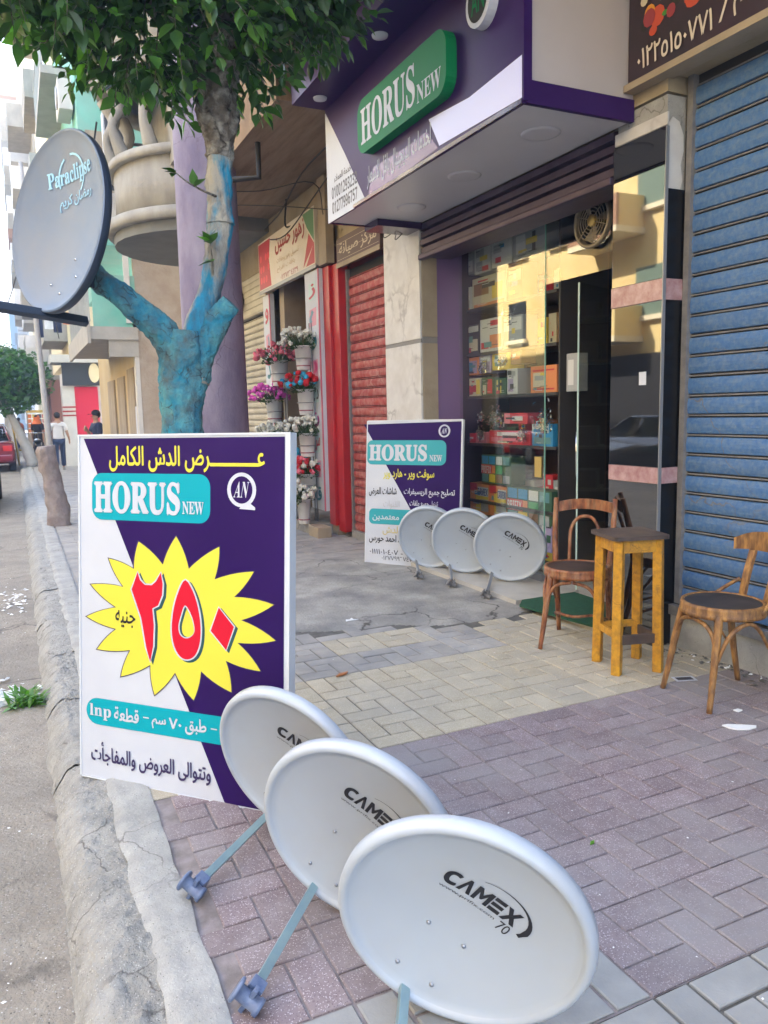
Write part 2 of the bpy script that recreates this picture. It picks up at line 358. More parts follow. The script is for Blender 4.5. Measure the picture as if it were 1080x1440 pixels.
M['chrome'] = mat('chrome', (.6, .6, .6), .15, metal=1)
M['steel'] = mat('grey steel', (.30, .30, .31), .4, metal=.5)
M['wire'] = mat('black cable', (.02, .018, .016), .7)
M['pole'] = mat('grey pole', (.46, .45, .44), .7, (.38, .37, .36), 6)
M['stump'] = mat('old pinkish trunk', (.27, .21, .195), .95, (.36, .31, .29), 7, .9, 26, dirt=(.16, .12, .11), dscale=6, damt=.6)
M['yellowhouse'] = mat('warm yellow render', (.72, .52, .20), .9, (.76, .58, .26), 2, .1, 30, dirt=(.5, .36, .2), dscale=.7, damt=.4)
M['creamhouse'] = mat('cream render', (.76, .66, .44), .9, (.70, .60, .39), 2, .1, 30)
M['brownband'] = mat('brown balcony', (.34, .18, .10), .9)
M['darkglass'] = mat('dark window glass', (.03, .035, .04), .1)
M['shuttergreen'] = mat('green louvre', (.12, .17, .12), .7)
M['roughwall'] = mat('rough beige render', (.40, .33, .26), .95, (.33, .26, .20), 4, 1, 22, dirt=(.46, .41, .35), dscale=3, damt=.6)
M['turq'] = mat('turquoise render', (.16, .46, .37), .9, (.20, .50, .41), 3, .1, 30, dirt=(.34, .40, .35), dscale=1.2, damt=.6)
M['ochre'] = mat('ochre render', (.56, .43, .23), .9, (.50, .38, .20), 3, .3, 30, dirt=(.6, .52, .38), dscale=1.5, damt=.6)
M['oldwood'] = mat('old door boards', (.40, .34, .26), .9, (.28, .22, .16), 6, .3, 30, stretch=(1, 1, .2))
M['balconygrey'] = mat('grey concrete', (.42, .40, .36), .9, (.34, .32, .29), 3, .3, 30)
M['farwhite'] = mat('pale tower render', (.62, .62, .60), .95, (.56, .56, .55), .4)
M['farwin'] = mat('distant window', (.22, .25, .28), .5)
M['shopred'] = mat('red shop panel', (.62, .02, .06), .4)
M['pillarwhite'] = mat('white pillar paint', (.60, .58, .54), .8, (.52, .5, .47), 3)
M['shopdark'] = mat('dark shop sign', (.035, .04, .05), .5)
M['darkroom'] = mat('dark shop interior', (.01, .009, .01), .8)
M['shelf'] = mat('dark shelf board', (.045, .04, .04), .5)
M['tile'] = mat('pale threshold tile', (.50, .47, .42), .5, (.44, .41, .37), 5, .1, 60, dirt=(.33, .31, .28), dscale=3, damt=.6)
M['bucket'] = mat('white plastic bucket', (.66, .65, .63), .45, (.6, .59, .57), 6)
M['bucketrose'] = mat('rose rim line', (.3, .08, .12), .5)
M['stem'] = mat('cut flower greens', (.03, .075, .02), .7, (.05, .12, .03), 12)
for k, c in dict(fpink=(.75, .16, .22), fmagenta=(.70, .10, .50), fwhite=(.76, .75, .66), fblue=(.04, .38, .62), fred=(.55, .01, .02)).items():
    M[k] = mat('petals '+k[1:], c, .8, tuple(v*.7 for v in c), 30)
M['tinsel'] = mat('silver tinsel', (.7, .7, .68), .18, metal=1)
M['plasterchip'] = mat('plaster chip', (.78, .78, .77), .8)
M['brass'] = mat('brass', (.62, .45, .15), .35, metal=.6)
M['trash'] = mat('crumpled plastic', (.62, .63, .62), .5)
M['fanmetal'] = mat('fan grille metal', (.32, .27, .19), .4, metal=.5)
M['bulb'] = mat('milky bulb', (.7, .6, .55), .2)
def pcol(name, c, rough=.45):
    if name not in M: M[name] = mat(name, c, rough)
    return M[name]

def glassmat():
    m = bpy.data.materials.new('shop window glass'); m.use_nodes = True; t = m.node_tree; N = t.nodes; L = t.links
    N.remove(N['Principled BSDF']); out = N['Material Output']
    tr = N.new('ShaderNodeBsdfTransparent'); tr.inputs[0].default_value = (.95, .98, .965, 1)
    gl = N.new('ShaderNodeBsdfGlossy'); gl.inputs['Roughness'].default_value = .0; gl.inputs[0].default_value = (1, .96, .9, 1)
    fr = N.new('ShaderNodeFresnel'); ge = N.new('ShaderNodeNewGeometry'); mr = N.new('ShaderNodeMapRange'); mr.inputs[3].default_value = 1.85; mr.inputs[4].default_value = 1/1.85
    L.new(ge.outputs['Backfacing'], mr.inputs[0]); L.new(mr.outputs[0], fr.inputs[0])
    mx = N.new('ShaderNodeMixShader')
    L.new(fr.outputs[0], mx.inputs[0]); L.new(tr.outputs[0], mx.inputs[1]); L.new(gl.outputs[0], mx.inputs[2]); L.new(mx.outputs[0], out.inputs[0])
    return m
M['glass'] = glassmat()
# ================================================================== GROUND
def grid(name, x0, x1, y0, y1, nx, ny, fz, m, parent=None, kind='structure', smooth=True, ys=None):
    mb = MB(); vs = []
    for j in range(ny+1):
        ty = j/ny; ty = ys(ty) if ys else ty
        for i in range(nx+1):
            x = x0+(x1-x0)*i/nx; y = y0+(y1-y0)*ty; vs.append((x, y, fz(x, y)))
    fs = [(j*(nx+1)+i, j*(nx+1)+i+1, (j+1)*(nx+1)+i+1, (j+1)*(nx+1)+i) for j in range(ny) for i in range(nx)]
    mb.add(vs, fs, smooth); o = mb.build(name, m, parent); 
    if kind: o['kind'] = kind
    return o
def nz(x, y, s, k=0): return mn.noise(Vector((x*s, y*s, k)))
grid('ground', -300, 300, -100, 600, 4, 4, lambda x, y: -.35, M['cement'], smooth=False)
def roadz(x, y):
    return -.125+.018*nz(x, y, 1.2)+.007*nz(x, y, 7, 3)+.003*nz(x, y, 21, 5)-max(0, min(.05, (-x-.3)*.03))
grid('road', -9, .07, -3, 90, 90, 620, roadz, M['road'], ys=lambda t: t**2.6)
grid('opposite_pavement', -12, -8.6, -3, 90, 4, 30, lambda x, y: -.02, M['cement'], smooth=False)

kerb = MB().box(.06, .3, -2, 90, -.3, -.13).build('kerb', M['kerb'], kind='structure')
def kerb_stone(y0, y1, k, nx=16, ny=24, last=False):
    L = y1-y0; mb = MB(); vs = []
    for j in range(ny+1):
        for i in range(nx+1):
            u = i/nx; x = .012+.255*u
            skew = .22*(u-.2) if k == 1 else .03*nz(k, u*3, 1)
            skew1 = .22*(u-.2) if k == 0 else .03*nz(k+1, u*3, 1)
            y = y0+skew+.001+(L-.002+skew1-skew)*j/ny
            e = min(j, ny-j)/ny*L
            prof = -.15+.138*(1-max(0, 1-u/.5)**2.2)            # rounded worn nose down to the road
            zz = prof+.018*nz(x, y, 3.1, k)+.014*nz(x, y, 9)+.009*nz(x, y, 26)+.005*nz(x, y, 60)+.003*nz(x, y, 130)
            zz -= .016*max(0, 1-e/.03)
            if u > .85: zz = zz*(1-(u-.85)/.15)+(.0)*(u-.85)/.15
            vs.append((x+.02*nz(x, y, 4, 9)*(1-u), y, zz))
    fs = [(j*(nx+1)+i, j*(nx+1)+i+1, (j+1)*(nx+1)+i+1, (j+1)*(nx+1)+i) for j in range(ny) for i in range(nx)]
    mb.add(vs, fs, True); return mb.build('kerb_stone', M['kerb'], kerb)
ys_ = [.6, 1.42, 2.62, 3.5, 4.4, 5.3, 6.3, 7.4, 8.6, 10, 11.5, 13, 15, 17.5, 20, 24, 28, 34, 42, 55]
for k in range(len(ys_)-1):
    near = ys_[k] < 4.5
    kerb_stone(ys_[k], ys_[k+1], k, 34 if near else 10, 90 if near else 16)
# smooth screed strip between kerb and tiles with a wandering edge
mb = MB(); vs = []; ny = 260
for j in range(ny+1):
    y = .4+ (60-.4)*(j/ny)**2.2
    xl = .225+.02*nz(0, y, 1.7, 4)+.02*nz(0, y, 6, 4)+.02*nz(0, y, 19, 4)+.012*nz(0, y, 45, 4); xr = .375+.012*nz(0, y, 5, 2)
    for i in range(7):
        x = xl+(xr-xl)*i/6; vs.append((x, y, .009-(.013 if i == 0 else 0)-(.006 if i == 6 else 0)+.005*nz(x, y, 5)+.004*nz(x, y, 20)+.002*nz(x, y, 60)))
mb.add(vs, [(j*7+i, j*7+i+1, (j+1)*7+i+1, (j+1)*7+i) for j in range(ny) for i in range(6)], True)
mb.build('screed_strip', M['cement'], kind='structure')

# pavers: square cells of five blocks set pinwheel fashion
CW, CH, X0, Y0 = .345, .33, 1.705, 2.985
def paver_mesh(w_, h_, m, v):
    bm = bmesh.new(); bmesh.ops.create_cube(bm, size=1); bmesh.ops.scale(bm, vec=(w_, h_, .03), verts=bm.verts)
    bmesh.ops.translate(bm, vec=(0, 0, -.015), verts=bm.verts)
    top = [e for e in bm.edges if all(abs(q.co.z) < 1e-5 for q in e.verts)]
    bmesh.ops.bevel(bm, geom=top, offset=.0035, segments=1, affect='EDGES')
    mb = MB(); mb.bm(bm); return mb.mesh('paver', m)
_pm = {}
def paver(parent, m, cx, cy, w_, h_, name='tile', gap=.006, dz=0.0, tilt=.0):
    key = (round(w_, 4), round(h_, 4), m.name)
    if key not in _pm: _pm[key] = paver_mesh(w_-gap, h_-gap, m, 0)
    o = meshobj(name, _pm[key], parent, (cx, cy, dz)); o.rotation_euler = (random.gauss(0, tilt), random.gauss(0, tilt), random.gauss(0, tilt)); return o
def cell(parent, m, i, j, flip=0, gap=.006, jit=.0012, tilt=.003, skip=None):
    ux, uy = CW/3, CH/3; ox, oy = X0+i*CW, Y0+j*CH
    L = [(1, .5, 2, 1), (2.5, 1, 1, 2), (2, 2.5, 2, 1), (.5, 2, 1, 2), (1.5, 1.5, 1, 1)]
    for (a, b, w_, h_) in L:
        if flip: a = 3-a
        cx, cy = ox+a*ux, oy+b*uy
        if skip and skip(cx, cy): continue
        paver(parent, m, cx, cy, w_*ux, h_*uy, gap=gap, dz=random.uniform(-jit, jit), tilt=tilt)
def bed(name, x0, x1, y0, y1, m, z=-.007):
    return MB().box(x0, x1, y0, y1, -.12, z).build(name, m, kind='structure')
pinkp = bed('pink_paving', .372, 3.7, 1.335, 2.985, M['mortarp'])
for i in range(-4, 6):
    for j in range(-5, 0):
        if i < -1 and j == -5: continue
        cell(pinkp, M['pink'], i, j, 0, .007, .0015, .004, skip=lambda x, y: x < .41 or x > 3.66)
greyp = bed('grey_paving', .372, 3.7, -1.0, 1.333, M['mortar'], -.009)
for i in range(-4, 6):
    for j in range(-10, -4):
        if j == -5 and i >= -1: continue
        cell(greyp, M['grey'], i, j, 0, .012, .0015, .003, skip=lambda x, y: x < .41 or x > 3.66)
yelp = bed('cream_paving', .372, 3.7, 2.987, 3.973, M['mortar'])
for i in range(-4, 6):
    for j in range(0, 3): cell(yelp, M['yellow'], i, j, 0, .008, .0008, .002, skip=lambda x, y: x < .41 or x > 3.66)
dusp = bed('dusty_paving', .372, 3.7, 3.975, 5.62, M['mortar'])
def patch(x, y):   # cement screed spilled over the tiles
    return 4.62+.38*max(0, (2.6-x))+.12*nz(x, 0, 1.5)+.06*nz(x, 0, 5) < y and x > 1.55+.12*nz(0, y, 2)
for i in range(-4, 6):
    for j in range(3, 8):
        cell(dusp, M['yellow'] if (i > 2 and j < 5) or (i in (0, 1) and j == 4) else M['dusty'], i, j, 0, .008, .002, .006, skip=lambda x, y: x < .41 or x > 3.66 or patch(x, y+.1))
# cement patch in front of the small sign
def pz(x, y):
    e = (y-(4.62+.38*max(0, (2.6-x))+.12*nz(x, 0, 1.5)+.06*nz(x, 0, 5))); e2 = x-(1.55+.12*nz(0, y, 2))
    q = min(e, e2); f = max(-1, min(1, q/.05))
    return .004+.006*f+.003*nz(x, y, 3)+.002*nz(x, y, 12)-(.03 if q < -.05 else 0)
grid('cement_patch', 1.3, 3.5, 4.3, 7.3, 110, 130, pz, M['cement2'])
# farther pavement: slabs too small to tell apart singly beyond the first rows
farp = bed('far_pavement', .372, 3.6, 5.625, 75, M['dusty'], -.012)
mb = MB(); mb2 = MB(); rr = random.Random(3)
y = 5.65; r = 0
while y < 30:
    h = .165 if y < 15 else .33; x = .4-(.17 if r % 2 else 0)
    while x < 3.45:
        wd = .33
        if not (1.45 < x < 3.45 and y < 7.1):
            z = rr.uniform(-.002, .003); (mb if y > 9 else mb2).box(max(x, .4), x+wd-.006, y, y+h-.006, -.02, z)
        x += wd
    y += h; r += 1
o = mb.build('tile', M['dusty'], farp, kind='stuff'); o = mb2.build('tile', M['dusty'], farp, kind='stuff')

# debris
def scatter(name, n, fn, size, m, label, cat, sd_=1):
    r_ = random.Random(sd_); mb = MB()
    for _ in range(n):
        x, y, z = fn(r_); s = size*r_.uniform(.4, 1.5); a = r_.uniform(0, 6.28); q = r_.uniform(.25, .9)
        ca, sa = math.cos(a)*s, math.sin(a)*s; h = s*.35
        mb.add([(x-ca, y-sa, z), (x+sa*q, y-ca*q, z), (x+ca, y+sa, z), (x-sa*q, y+ca*q, z), (x, y, z+h)], [(0, 1, 4), (1, 2, 4), (2, 3, 4), (3, 0, 4), (3, 2, 1, 0)])
    return mb.build(name, m, label=label, cat=cat, kind='stuff')
def rpt(r_):
    y = .9+r_.random()**2*14; x = -.01-r_.random()**1.3*(.5+y*.12); return x, y, roadz(x, y)-.001
scatter('road_litter', 520, rpt, .006, M['plasterchip'], 'small pale chips and paper scraps scattered on the dusty road', 'litter', 2)
scatter('gravel', 900, rpt, .006, M['kerb'], 'small grey gravel scattered along the road edge', 'gravel', 5)
scatter('dark_gravel', 260, rpt, .006, M['mortar'], 'small dark crumbs of dirt on the road', 'gravel', 8)
def ppt(r_):
    y = 1+r_.random()**1.4*8; return r_.uniform(.4, 3.4), y, .002
scatter('pavement_crumbs', 150, ppt, .004, M['plasterchip'], 'tiny pale crumbs scattered over the paving tiles', 'litter', 3)
def spt(r_):
    y = r_.uniform(2.3, 3.5); return 3.6-abs(r_.gauss(0, .06)), y, .004
scatter('step_rubbish', 90, spt, .016, M['mortar'], 'dark dirt gathered at the foot of the blue shutter step', 'dirt', 6)
scatter('step_chips', 22, spt, .014, M['plasterchip'], 'white scraps among the dirt under the blue shutter', 'litter', 9)
def chip(name, pts, m, loc, rz, label, cat, h=.006):
    mb = MB(); mb.prism(pts, 0, h, 'z'); return mb.build(name, m, loc=loc, rz=rz, label=label, cat=cat)
chip('plaster_shard', [(-.07, .02), (-.05, -.012), (-.02, -.03), (.03, -.033), (.075, -.012), (.085, .008), (.02, .022), (-.04, .03)], M['plasterchip'], (2.93, 2.39, .002), -.45, 'larger white plaster shard lying on the pink tiles before the right chair', 'plaster shard')
chip('plaster_shard', [(-.018, .012), (-.012, -.014), (.02, -.01), (.014, .012)], M['plasterchip'], (3.09, 2.53, .002), 0, 'tiny white plaster shard on the tiles behind the larger one', 'plaster shard')
cd = chip('printed_card', [(-.06, -.035), (.06, -.035), (.06, .035), (-.06, .035)], M['signwhite'], (3.21, 2.98, .003), -.35, 'white edged printed card lying flat on the tiles between stool and right chair', 'card', .001)
mb = MB(); mb.box(-.045, .045, -.022, .022, .0015, .0022); mb.build('card_picture', M['lettergrey'], cd)
chip('dry_leaf', [(-.05, 0), (-.01, .018), (.05, .004), (.02, -.012)], pcol('orange scrap', (.45, .16, .05)), (1.58, 3.95, .006), .4, 'dry orange leaf on the edge of the cream paving', 'leaf', .008)
chip('green_leaf', [(-.018, 0), (0, .008), (.018, .002), (0, -.006)], M['leafbright'], (1.69, 1.95, .003), .4, 'small green leaf on the pink tiles beside the nearest dish', 'leaf', .003)
chip('paper_scrap', [(-.05, 0), (-.02, .03), (.0, .012), (.04, .03), (.02, -.01), (.05, -.03), (-.01, -.012)], M['plasterchip'], (2.07, 4.98, .012), .4, 'white paper scrap on the cement patch of the pavement', 'paper', .004)
# heap of rubbish at the kerb
hp = (-.17, 4.95)
r_ = random.Random(4)
bm = bmesh.new(); bmesh.ops.create_icosphere(bm, subdivisions=4, radius=.5)
for v in bm.verts:
    p = v.co.copy(); v.co *= 1+.35*mn.noise(p*4)+.15*mn.noise(p*11)
bmesh.ops.scale(bm, vec=(.34, .22, .13), verts=bm.verts)
mb = MB(); mb.bm(bm, False); mb.build('plastic_bag', M['trash'], loc=(-.2, 4.82, -.125), label='crumpled white plastic bag in the gutter by the kerb', cat='plastic bag')
mb = MB()
for k in range(120):
    a = r_.uniform(0, 6.28); l = r_.uniform(.05, .13); b = Vector((r_.gauss(-.07, .04), r_.gauss(4.72, .05), -.12)); e = b+Vector((math.cos(a)*l, math.sin(a)*l, r_.uniform(0, .09)))
    s = Vector((-math.sin(a), math.cos(a), 0))*.012
    mb.add([b-s*.3, b+s*.3, (b+e)/2+s+Vector((0, 0, .015)), e, (b+e)/2-s+Vector((0, 0, .015))], [(0, 1, 2, 3, 4)])
mb.build('green_herbs', M['leafbright'], label='bunch of discarded green herbs in the gutter against the kerb', cat='herbs')
scatter('gutter_litter', 60, lambda q: (q.gauss(-.15, .09), q.gauss(4.9, .14), -.115), .022, M['trash'], 'torn white scraps around the bag in the gutter', 'litter', 12)
scatter('gutter_litter', 70, lambda q: (q.gauss(-.12, .07), q.gauss(7.6, .3), -.12), .02, M['plasterchip'], 'pale rubbish in the gutter farther up the road', 'litter', 13)

# ================================================================== THE SHOP ROW
FX = 3.5
row = empty('shop_building', (3.5, 6, 0), label='building of the shop row with brown soffit overhanging the pavement', cat='building')
def rb(name, x0, x1, y0, y1, z0, z1, m): 
    return MB().box(x0-3.5, x1-3.5, y0-6, y1-6, z0, z1).build(name, m, row)
rb('upper_wall', 3.505, 9, -14, 6.9, 4.46, 16, M['lintel']); rb('upper_wall', 3.505, 9, 6.9, 14.2, 4.26, 16, M['plaster'])
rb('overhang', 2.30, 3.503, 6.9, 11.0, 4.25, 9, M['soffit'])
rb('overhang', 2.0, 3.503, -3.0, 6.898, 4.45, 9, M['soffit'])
rb('lintel', 3.5, 3.9, 8.86, 14.2, 3.62, 4.248, M['lintel'])
rb('wall', 3.56, 3.9, 7.26, 8.84, 3.46, 4.248, M['lintel'])
rb('wall', 3.5, 3.9, 3.495, 7.255, 3.27, 4.40, M['lintel'])
rb('wall', 3.55, 3.9, -4, 3.493, 3.36, 4.448, M['lintel'])
rb('side_wall', 3.52, 3.9, 13.12, 14.2, 0, 3.618, M['roughwall'])
rb('side_wall', 3.9, 9, 14.0, 14.2, 0, 4.25, M['roughwall'])
rb('side_wall', 3.9, 9, -14, -13.8, 0, 4.25, M['roughwall'])
rb('back_wall', 8.8, 9, -13.8, 14, 0, 4.25, M['roughwall'])
rb('beam', 3.40, 3.499, 8.6, 8.84, 3.22, 4.2, M['beigestone'])
# gray slab and round balcony beyond
bal = empty('round_balcony', (3.0, 12.6, 4.05), label='round cream balcony with moulded rim above the shuttered shop', cat='balcony')
poly = [(.498, -1.55)]+[(1.4*math.cos(a)*1.02, 1.5*math.sin(a)) for a in [rad(-90-12*k) for k in range(16)]]+[(.498, 1.5)]
MB().prism(poly, .03, .3, 'z').build('slab', M['greyslab'], bal)
def arcwall(r0, r1, z0, z1, m, name, a0=-95, a1=-265, n=26, ry=1.07):
    mb = MB(); P = []
    for k in range(n+1):
        a = rad(a0+(a1-a0)*k/n); P.append((math.cos(a), math.sin(a)*ry))
    vs = []
    for (c, s) in P: vs += [(r0*c, r0*s, z0), (r1*c, r1*s, z0), (r1*c, r1*s, z1), (r0*c, r0*s, z1)]
    fs = []
    for k in range(n): 
        for q in range(4): fs.append((k*4+q, k*4+(q+1) % 4, (k+1)*4+(q+1) % 4, (k+1)*4+q))
    fs += [(0, 1, 2, 3), (n*4, n*4+3, n*4+2, n*4+1)]
    mb.add(vs, fs, True); return mb.build(name, m, bal)
arcwall(1.35, 1.52, .18, .34, M['plaster'], 'moulding'); arcwall(1.24, 1.38, .34, 1.06, M['plaster'], 'parapet'); arcwall(1.18, 1.46, 1.06, 1.18, M['plaster'], 'coping')
arcwall(1.34, 1.50, 2.35, 3.3, M['plaster'], 'parapet'); arcwall(1.3, 1.56, 2.2, 2.36, M['plaster'], 'moulding'); arcwall(1.3, 1.56, 3.3, 3.42, M['plaster'], 'coping')
for k in range(5):     # scrolled balusters between the two balconies
    a = rad(-110-28*k); c, s = math.cos(a)*1.4, math.sin(a)*1.5
    MB().tube(curve([(c*.93, s*.93, 1.17), (c*1.04, s*1.04, 1.6), (c*.95, s*.95, 1.9), (c*1.04, s*1.04, 2.2)], 4), lerpl([.12, .06, .09, .12], 4), 8).build('baluster', M['plaster'], bal)
MB().box(-.42, -.2, -1.62, -1.40, .1, 4.6).build('fin', M['plaster'], bal)
MB().box(-.78, -.62, -1.50, -1.2, .9, 4.6).build('fin', M['plaster'], bal)
MB().box(-.02, .3, -1.62, -1.50, .3, 4.0).build('fin', M['plaster'], bal)
MB().box(-1.2, .5, -1.4, 1.5, 3.42, 4.6).build('wall', M['plaster'], bal)
MB().box(-.6, .5, -1.35, 1.5, .3, 3.4).build('wall', M['plaster'], bal)
MB().lathe([(0, .62), (.10, .62), (.12, .7), (.10, .78), (0, .78)], 12, Matrix.Translation((-.55, -1.45, 0))).build('boss', M['plaster'], bal)

# round lilac column
col = empty('column', (2.16, 9.1, 0), label='round lilac painted column behind the blue tree trunk', cat='column')
MB().lathe([(.42, 0), (.42, .25), (.37, .3), (.365, .5), (.355, 2.2), (.34, 4.2), (.335, 9)], 40).build('shaft', M['purplecol'], col)
MB().tube([(.05, -.34, .9), (.30, -.20, 1.9)], .004, 5).build('wire', M['wire'], col)

# wires, pipe and bulb under the soffit
def cable(name, pts, r, label): return MB().tube(curve(pts, 5), r, 5).build(name, M['wire'], label=label, cat='cable')
cable('cable', [(3.42, 11.0, 4.1), (3.2, 9.6, 4.0), (3.0, 8.2, 4.07), (3.0, 7.2, 4.12)], .009, 'black cable sagging high under the brown soffit')
cable('cable', [(3.42, 11.0, 3.95), (3.25, 9.6, 3.72), (3.05, 8.0, 3.78), (2.95, 6.85, 3.9)], .008, 'black cable drooping just above the flower shop sign')
cable('cable', [(2.6, 10.5, 4.24), (2.9, 9.2, 3.95), (3.1, 8.2, 3.7), (3.4, 7.4, 3.5), (3.45, 6.9, 3.45)], .006, 'thin cable slanting down to the marble pillar')
cable('cable', [(2.3, 9.9, 4.24), (2.75, 9.0, 4.05), (3.15, 8.3, 4.0), (3.42, 8.7, 3.75)], .006, 'thin cable looping past the beige beam')
cable('cable', [(3.49, 7.2, 3.36), (3.40, 7.05, 3.18), (3.46, 6.9, 3.22), (3.38, 6.75, 3.1), (3.47, 6.55, 3.24)], .005, 'tangled cable stubs at the top of the marble pillar')
cable('cable', [(3.38, 9.9, 4.24), (3.36, 9.9, 3.9), (3.40, 9.5, 3.86), (3.38, 8.9, 3.62)], .012, 'thick cable hanging to the flower shop sign')
p = MB(); p.tube([(2.45, 8.0, 4.24), (2.45, 8.0, 3.9), (2.2, 8.1, 3.88)], .03, 8); p.build('drain_pipe', M['wire'], label='short dark pipe elbow under the soffit right of the tree', cat='pipe')
bl = empty('hanging_bulb', (2.02, 8.35, 3.45), label='bare bulb hanging on a cord beside the tree trunk', cat='bulb')
MB().tube([(0, 0, .02), (0, 0, .8)], .006, 5).build('cord', M['wire'], bl)
MB().lathe([(.0, .05), (.03, .05), (.04, -.03), (.045, -.06), (0, -.06)], 12).build('socket', pcol('brown socket', (.12, .05, .03)), bl)
MB().lathe([(.04, -.06), (.06, -.10), (.055, -.15), (.03, -.18), (0, -.185)], 14).build('glass_globe', M['bulb'], bl)
db = empty('dried_bunch', (3.44, 12.6, 3.55), label='dried plant bunch hanging before the cream shutter', cat='dried bunch')
mb = MB(); r_ = random.Random(2)
for k in range(16): mb.tube([(0, 0, 0), (r_.gauss(0, .04), r_.gauss(0, .06), -.18), (r_.gauss(0, .05), r_.gauss(0, .1), -.42)], [.012, .016, .004], 4)
mb.build('stalks', M['wire'], db)

# shutters ------------------------------------------------------------
def shutter(name, x, y0, y1, z0, z1, pitch, m, label, groove=.022, lip=.008, twin=True):
    t = empty(name, (x, (y0+y1)/2, z0), label=label, cat='roller shutter')
    L = (y1-y0)/2
    def sl_mesh():
        mb = MB(); h = pitch-groove; n = 5; pr = [(0.012, 0)]
        for k in range(n+1): pr.append((-lip*math.sin(math.pi*k/n)-.002, .004+(h-.008)*k/n))
        pr += [(.012, h)]
        mb.prism(pr, -L, L, 'y') if False else mb.add([(a, -L, b) for a, b in pr]+[(a, L, b) for a, b in pr], [(i, i+1, len(pr)+i+1, len(pr)+i) for i in range(len(pr)-1)]+[tuple(range(len(pr))), tuple(range(2*len(pr)-1, len(pr)-1, -1))])
        return mb.mesh('slat', m)
    me = sl_mesh(); mg = MB().tube([(0, -L, 0), (0, L, 0)], groove*.28, 6, False).mesh('groove_rib', M['shutgroove'] if twin else m)
    MB().box(.0125, .02, -L, L, 0, z1-z0).build('backing', M['wire'], t)
    n = int((z1-z0)/pitch); rs_ = random.Random(int(y0*10))
    for k in range(n):
        sl_ = meshobj('slat', me, t, (rs_.uniform(-.0015, .0015), 0, k*pitch)); sl_.rotation_euler = (rs_.uniform(-.0012, .0012), rs_.uniform(-.03, .03), 0); meshobj('hinge_rib', mg, t, (.004, 0, k*pitch+pitch-groove*.5))
    MB().box(-.03, .02, -L-.035, -L+.005, 0, z1-z0).build('guide_rail', M['shutgroove'], t)
    MB().box(-.03, .02, L-.005, L+.035, 0, z1-z0).build('guide_rail', M['shutgroove'], t)
    return t
sh = shutter('roller_shutter', 3.665, -.6, 3.44, .27, 3.37, .117, M['blueshut'], 'closed blue roller shutter right of the black granite pillar', .020, .007)
MB().box(3.62, 3.9, -4, 3.488, -.1, .2).build('step', M['cement'], kind='structure')
MB().box(3.60, 3.64, -4, 3.488, .2, .262).build('sill_strip', M['shutgroove'], kind='structure')
mb = MB(); mb.box(-.05, .05, -.35, .35, 0, .0); 
shutter('roller_shutter', 3.60, 7.27, 8.42, .09, 3.12, .105, M['redshut'], 'closed faded red roller shutter left of the marble pillar', .02, .006, False)
MB().box(3.56, 3.75, 7.262, 8.45, -.05, .088).build('step', M['cement2'], kind='structure')
shutter('roller_shutter', 3.58, 11.35, 13.08, .1, 3.02, .10, M['creamshut'], 'closed cream roller shutter beyond the flower shop', .02, .009, False)
MB().box(3.50, 3.75, 11.33, 13.1, -.05, .098).build('step', M['cement2'], kind='structure')
sb = empty('shutter_box', (3.5, 12.2, 3.03), label='cream slatted shutter box over the cream roller shutter', cat='shutter box')
MB().box(0, .3, -.9, .9, 0, .585).build('casing', M['creamshut'], sb)
for k in range(6): MB().box(-.012, -.001, -.9, .9, .02+k*.095, .085+k*.095).build('slat', M['creamshut'], sb)

# red shutter's sign
rs = empty('shop_sign', (3.5, 7.85, 3.14), label='narrow dark sign with pale writing over the red roller shutter', cat='sign')
MB().box(-.04, .04, -.58, .58, 0, .30).build('board', pcol('brown sign board', (.075, .035, .028)), rs)
MB().box(-.05, -.041, -.58, .58, -.02, .03).build('trim', M['beigestone'], rs)
def fnx(xf):       # print on a face that looks toward -x: local x runs along -y
    return lambda X, Z, k: (xf-.0003*k, -X, Z)
txt(rs, shape_ar('مركز صيانة'), (-.5, .08, .5, .24), pcol('pale print', (.5, .42, .3)), .01, fn=fnx(-.0415))
for k in range(3): flat(rs, [(-.55, .06+k*.09), (.55, .06+k*.09), (.55, .064+k*.09), (-.55, .064+k*.09)], pcol('pale print', (.5, .42, .3)), fn=fnx(-.041), name='line')

# marble pillar
mp = empty('marble_pillar', (3.5, 6.88, 0), label='white marble faced pillar between red shutter and display window', cat='pillar')
MB().box(.012, .2, -.37, .37, 0, 3.26).build('core', M['cement'], mp)
for z0, z1 in ((0, 1.08), (1.083, 2.125), (2.165, 3.26)): MB().bbox(-.01, .011, -.38, .378, z0, z1, .003).build('marble_slab', M['marble'], mp)
MB().box(-.006, .011, -.38, .378, 2.127, 2.163).build('joint_band', pcol('grey band', (.2, .19, .18)), mp)
for z0, z1 in ((0, 1.08), (1.083, 2.12), (2.18, 3.05)): MB().bbox(.0125, .17, -.392, -.371, z0, z1, .003).build('stone_slab', M['beigestone'], mp)
MB().box(.0125, .17, -.388, -.371, 2.122, 2.178).build('joint_band', pcol('grey band', (.2, .19, .18)), mp)

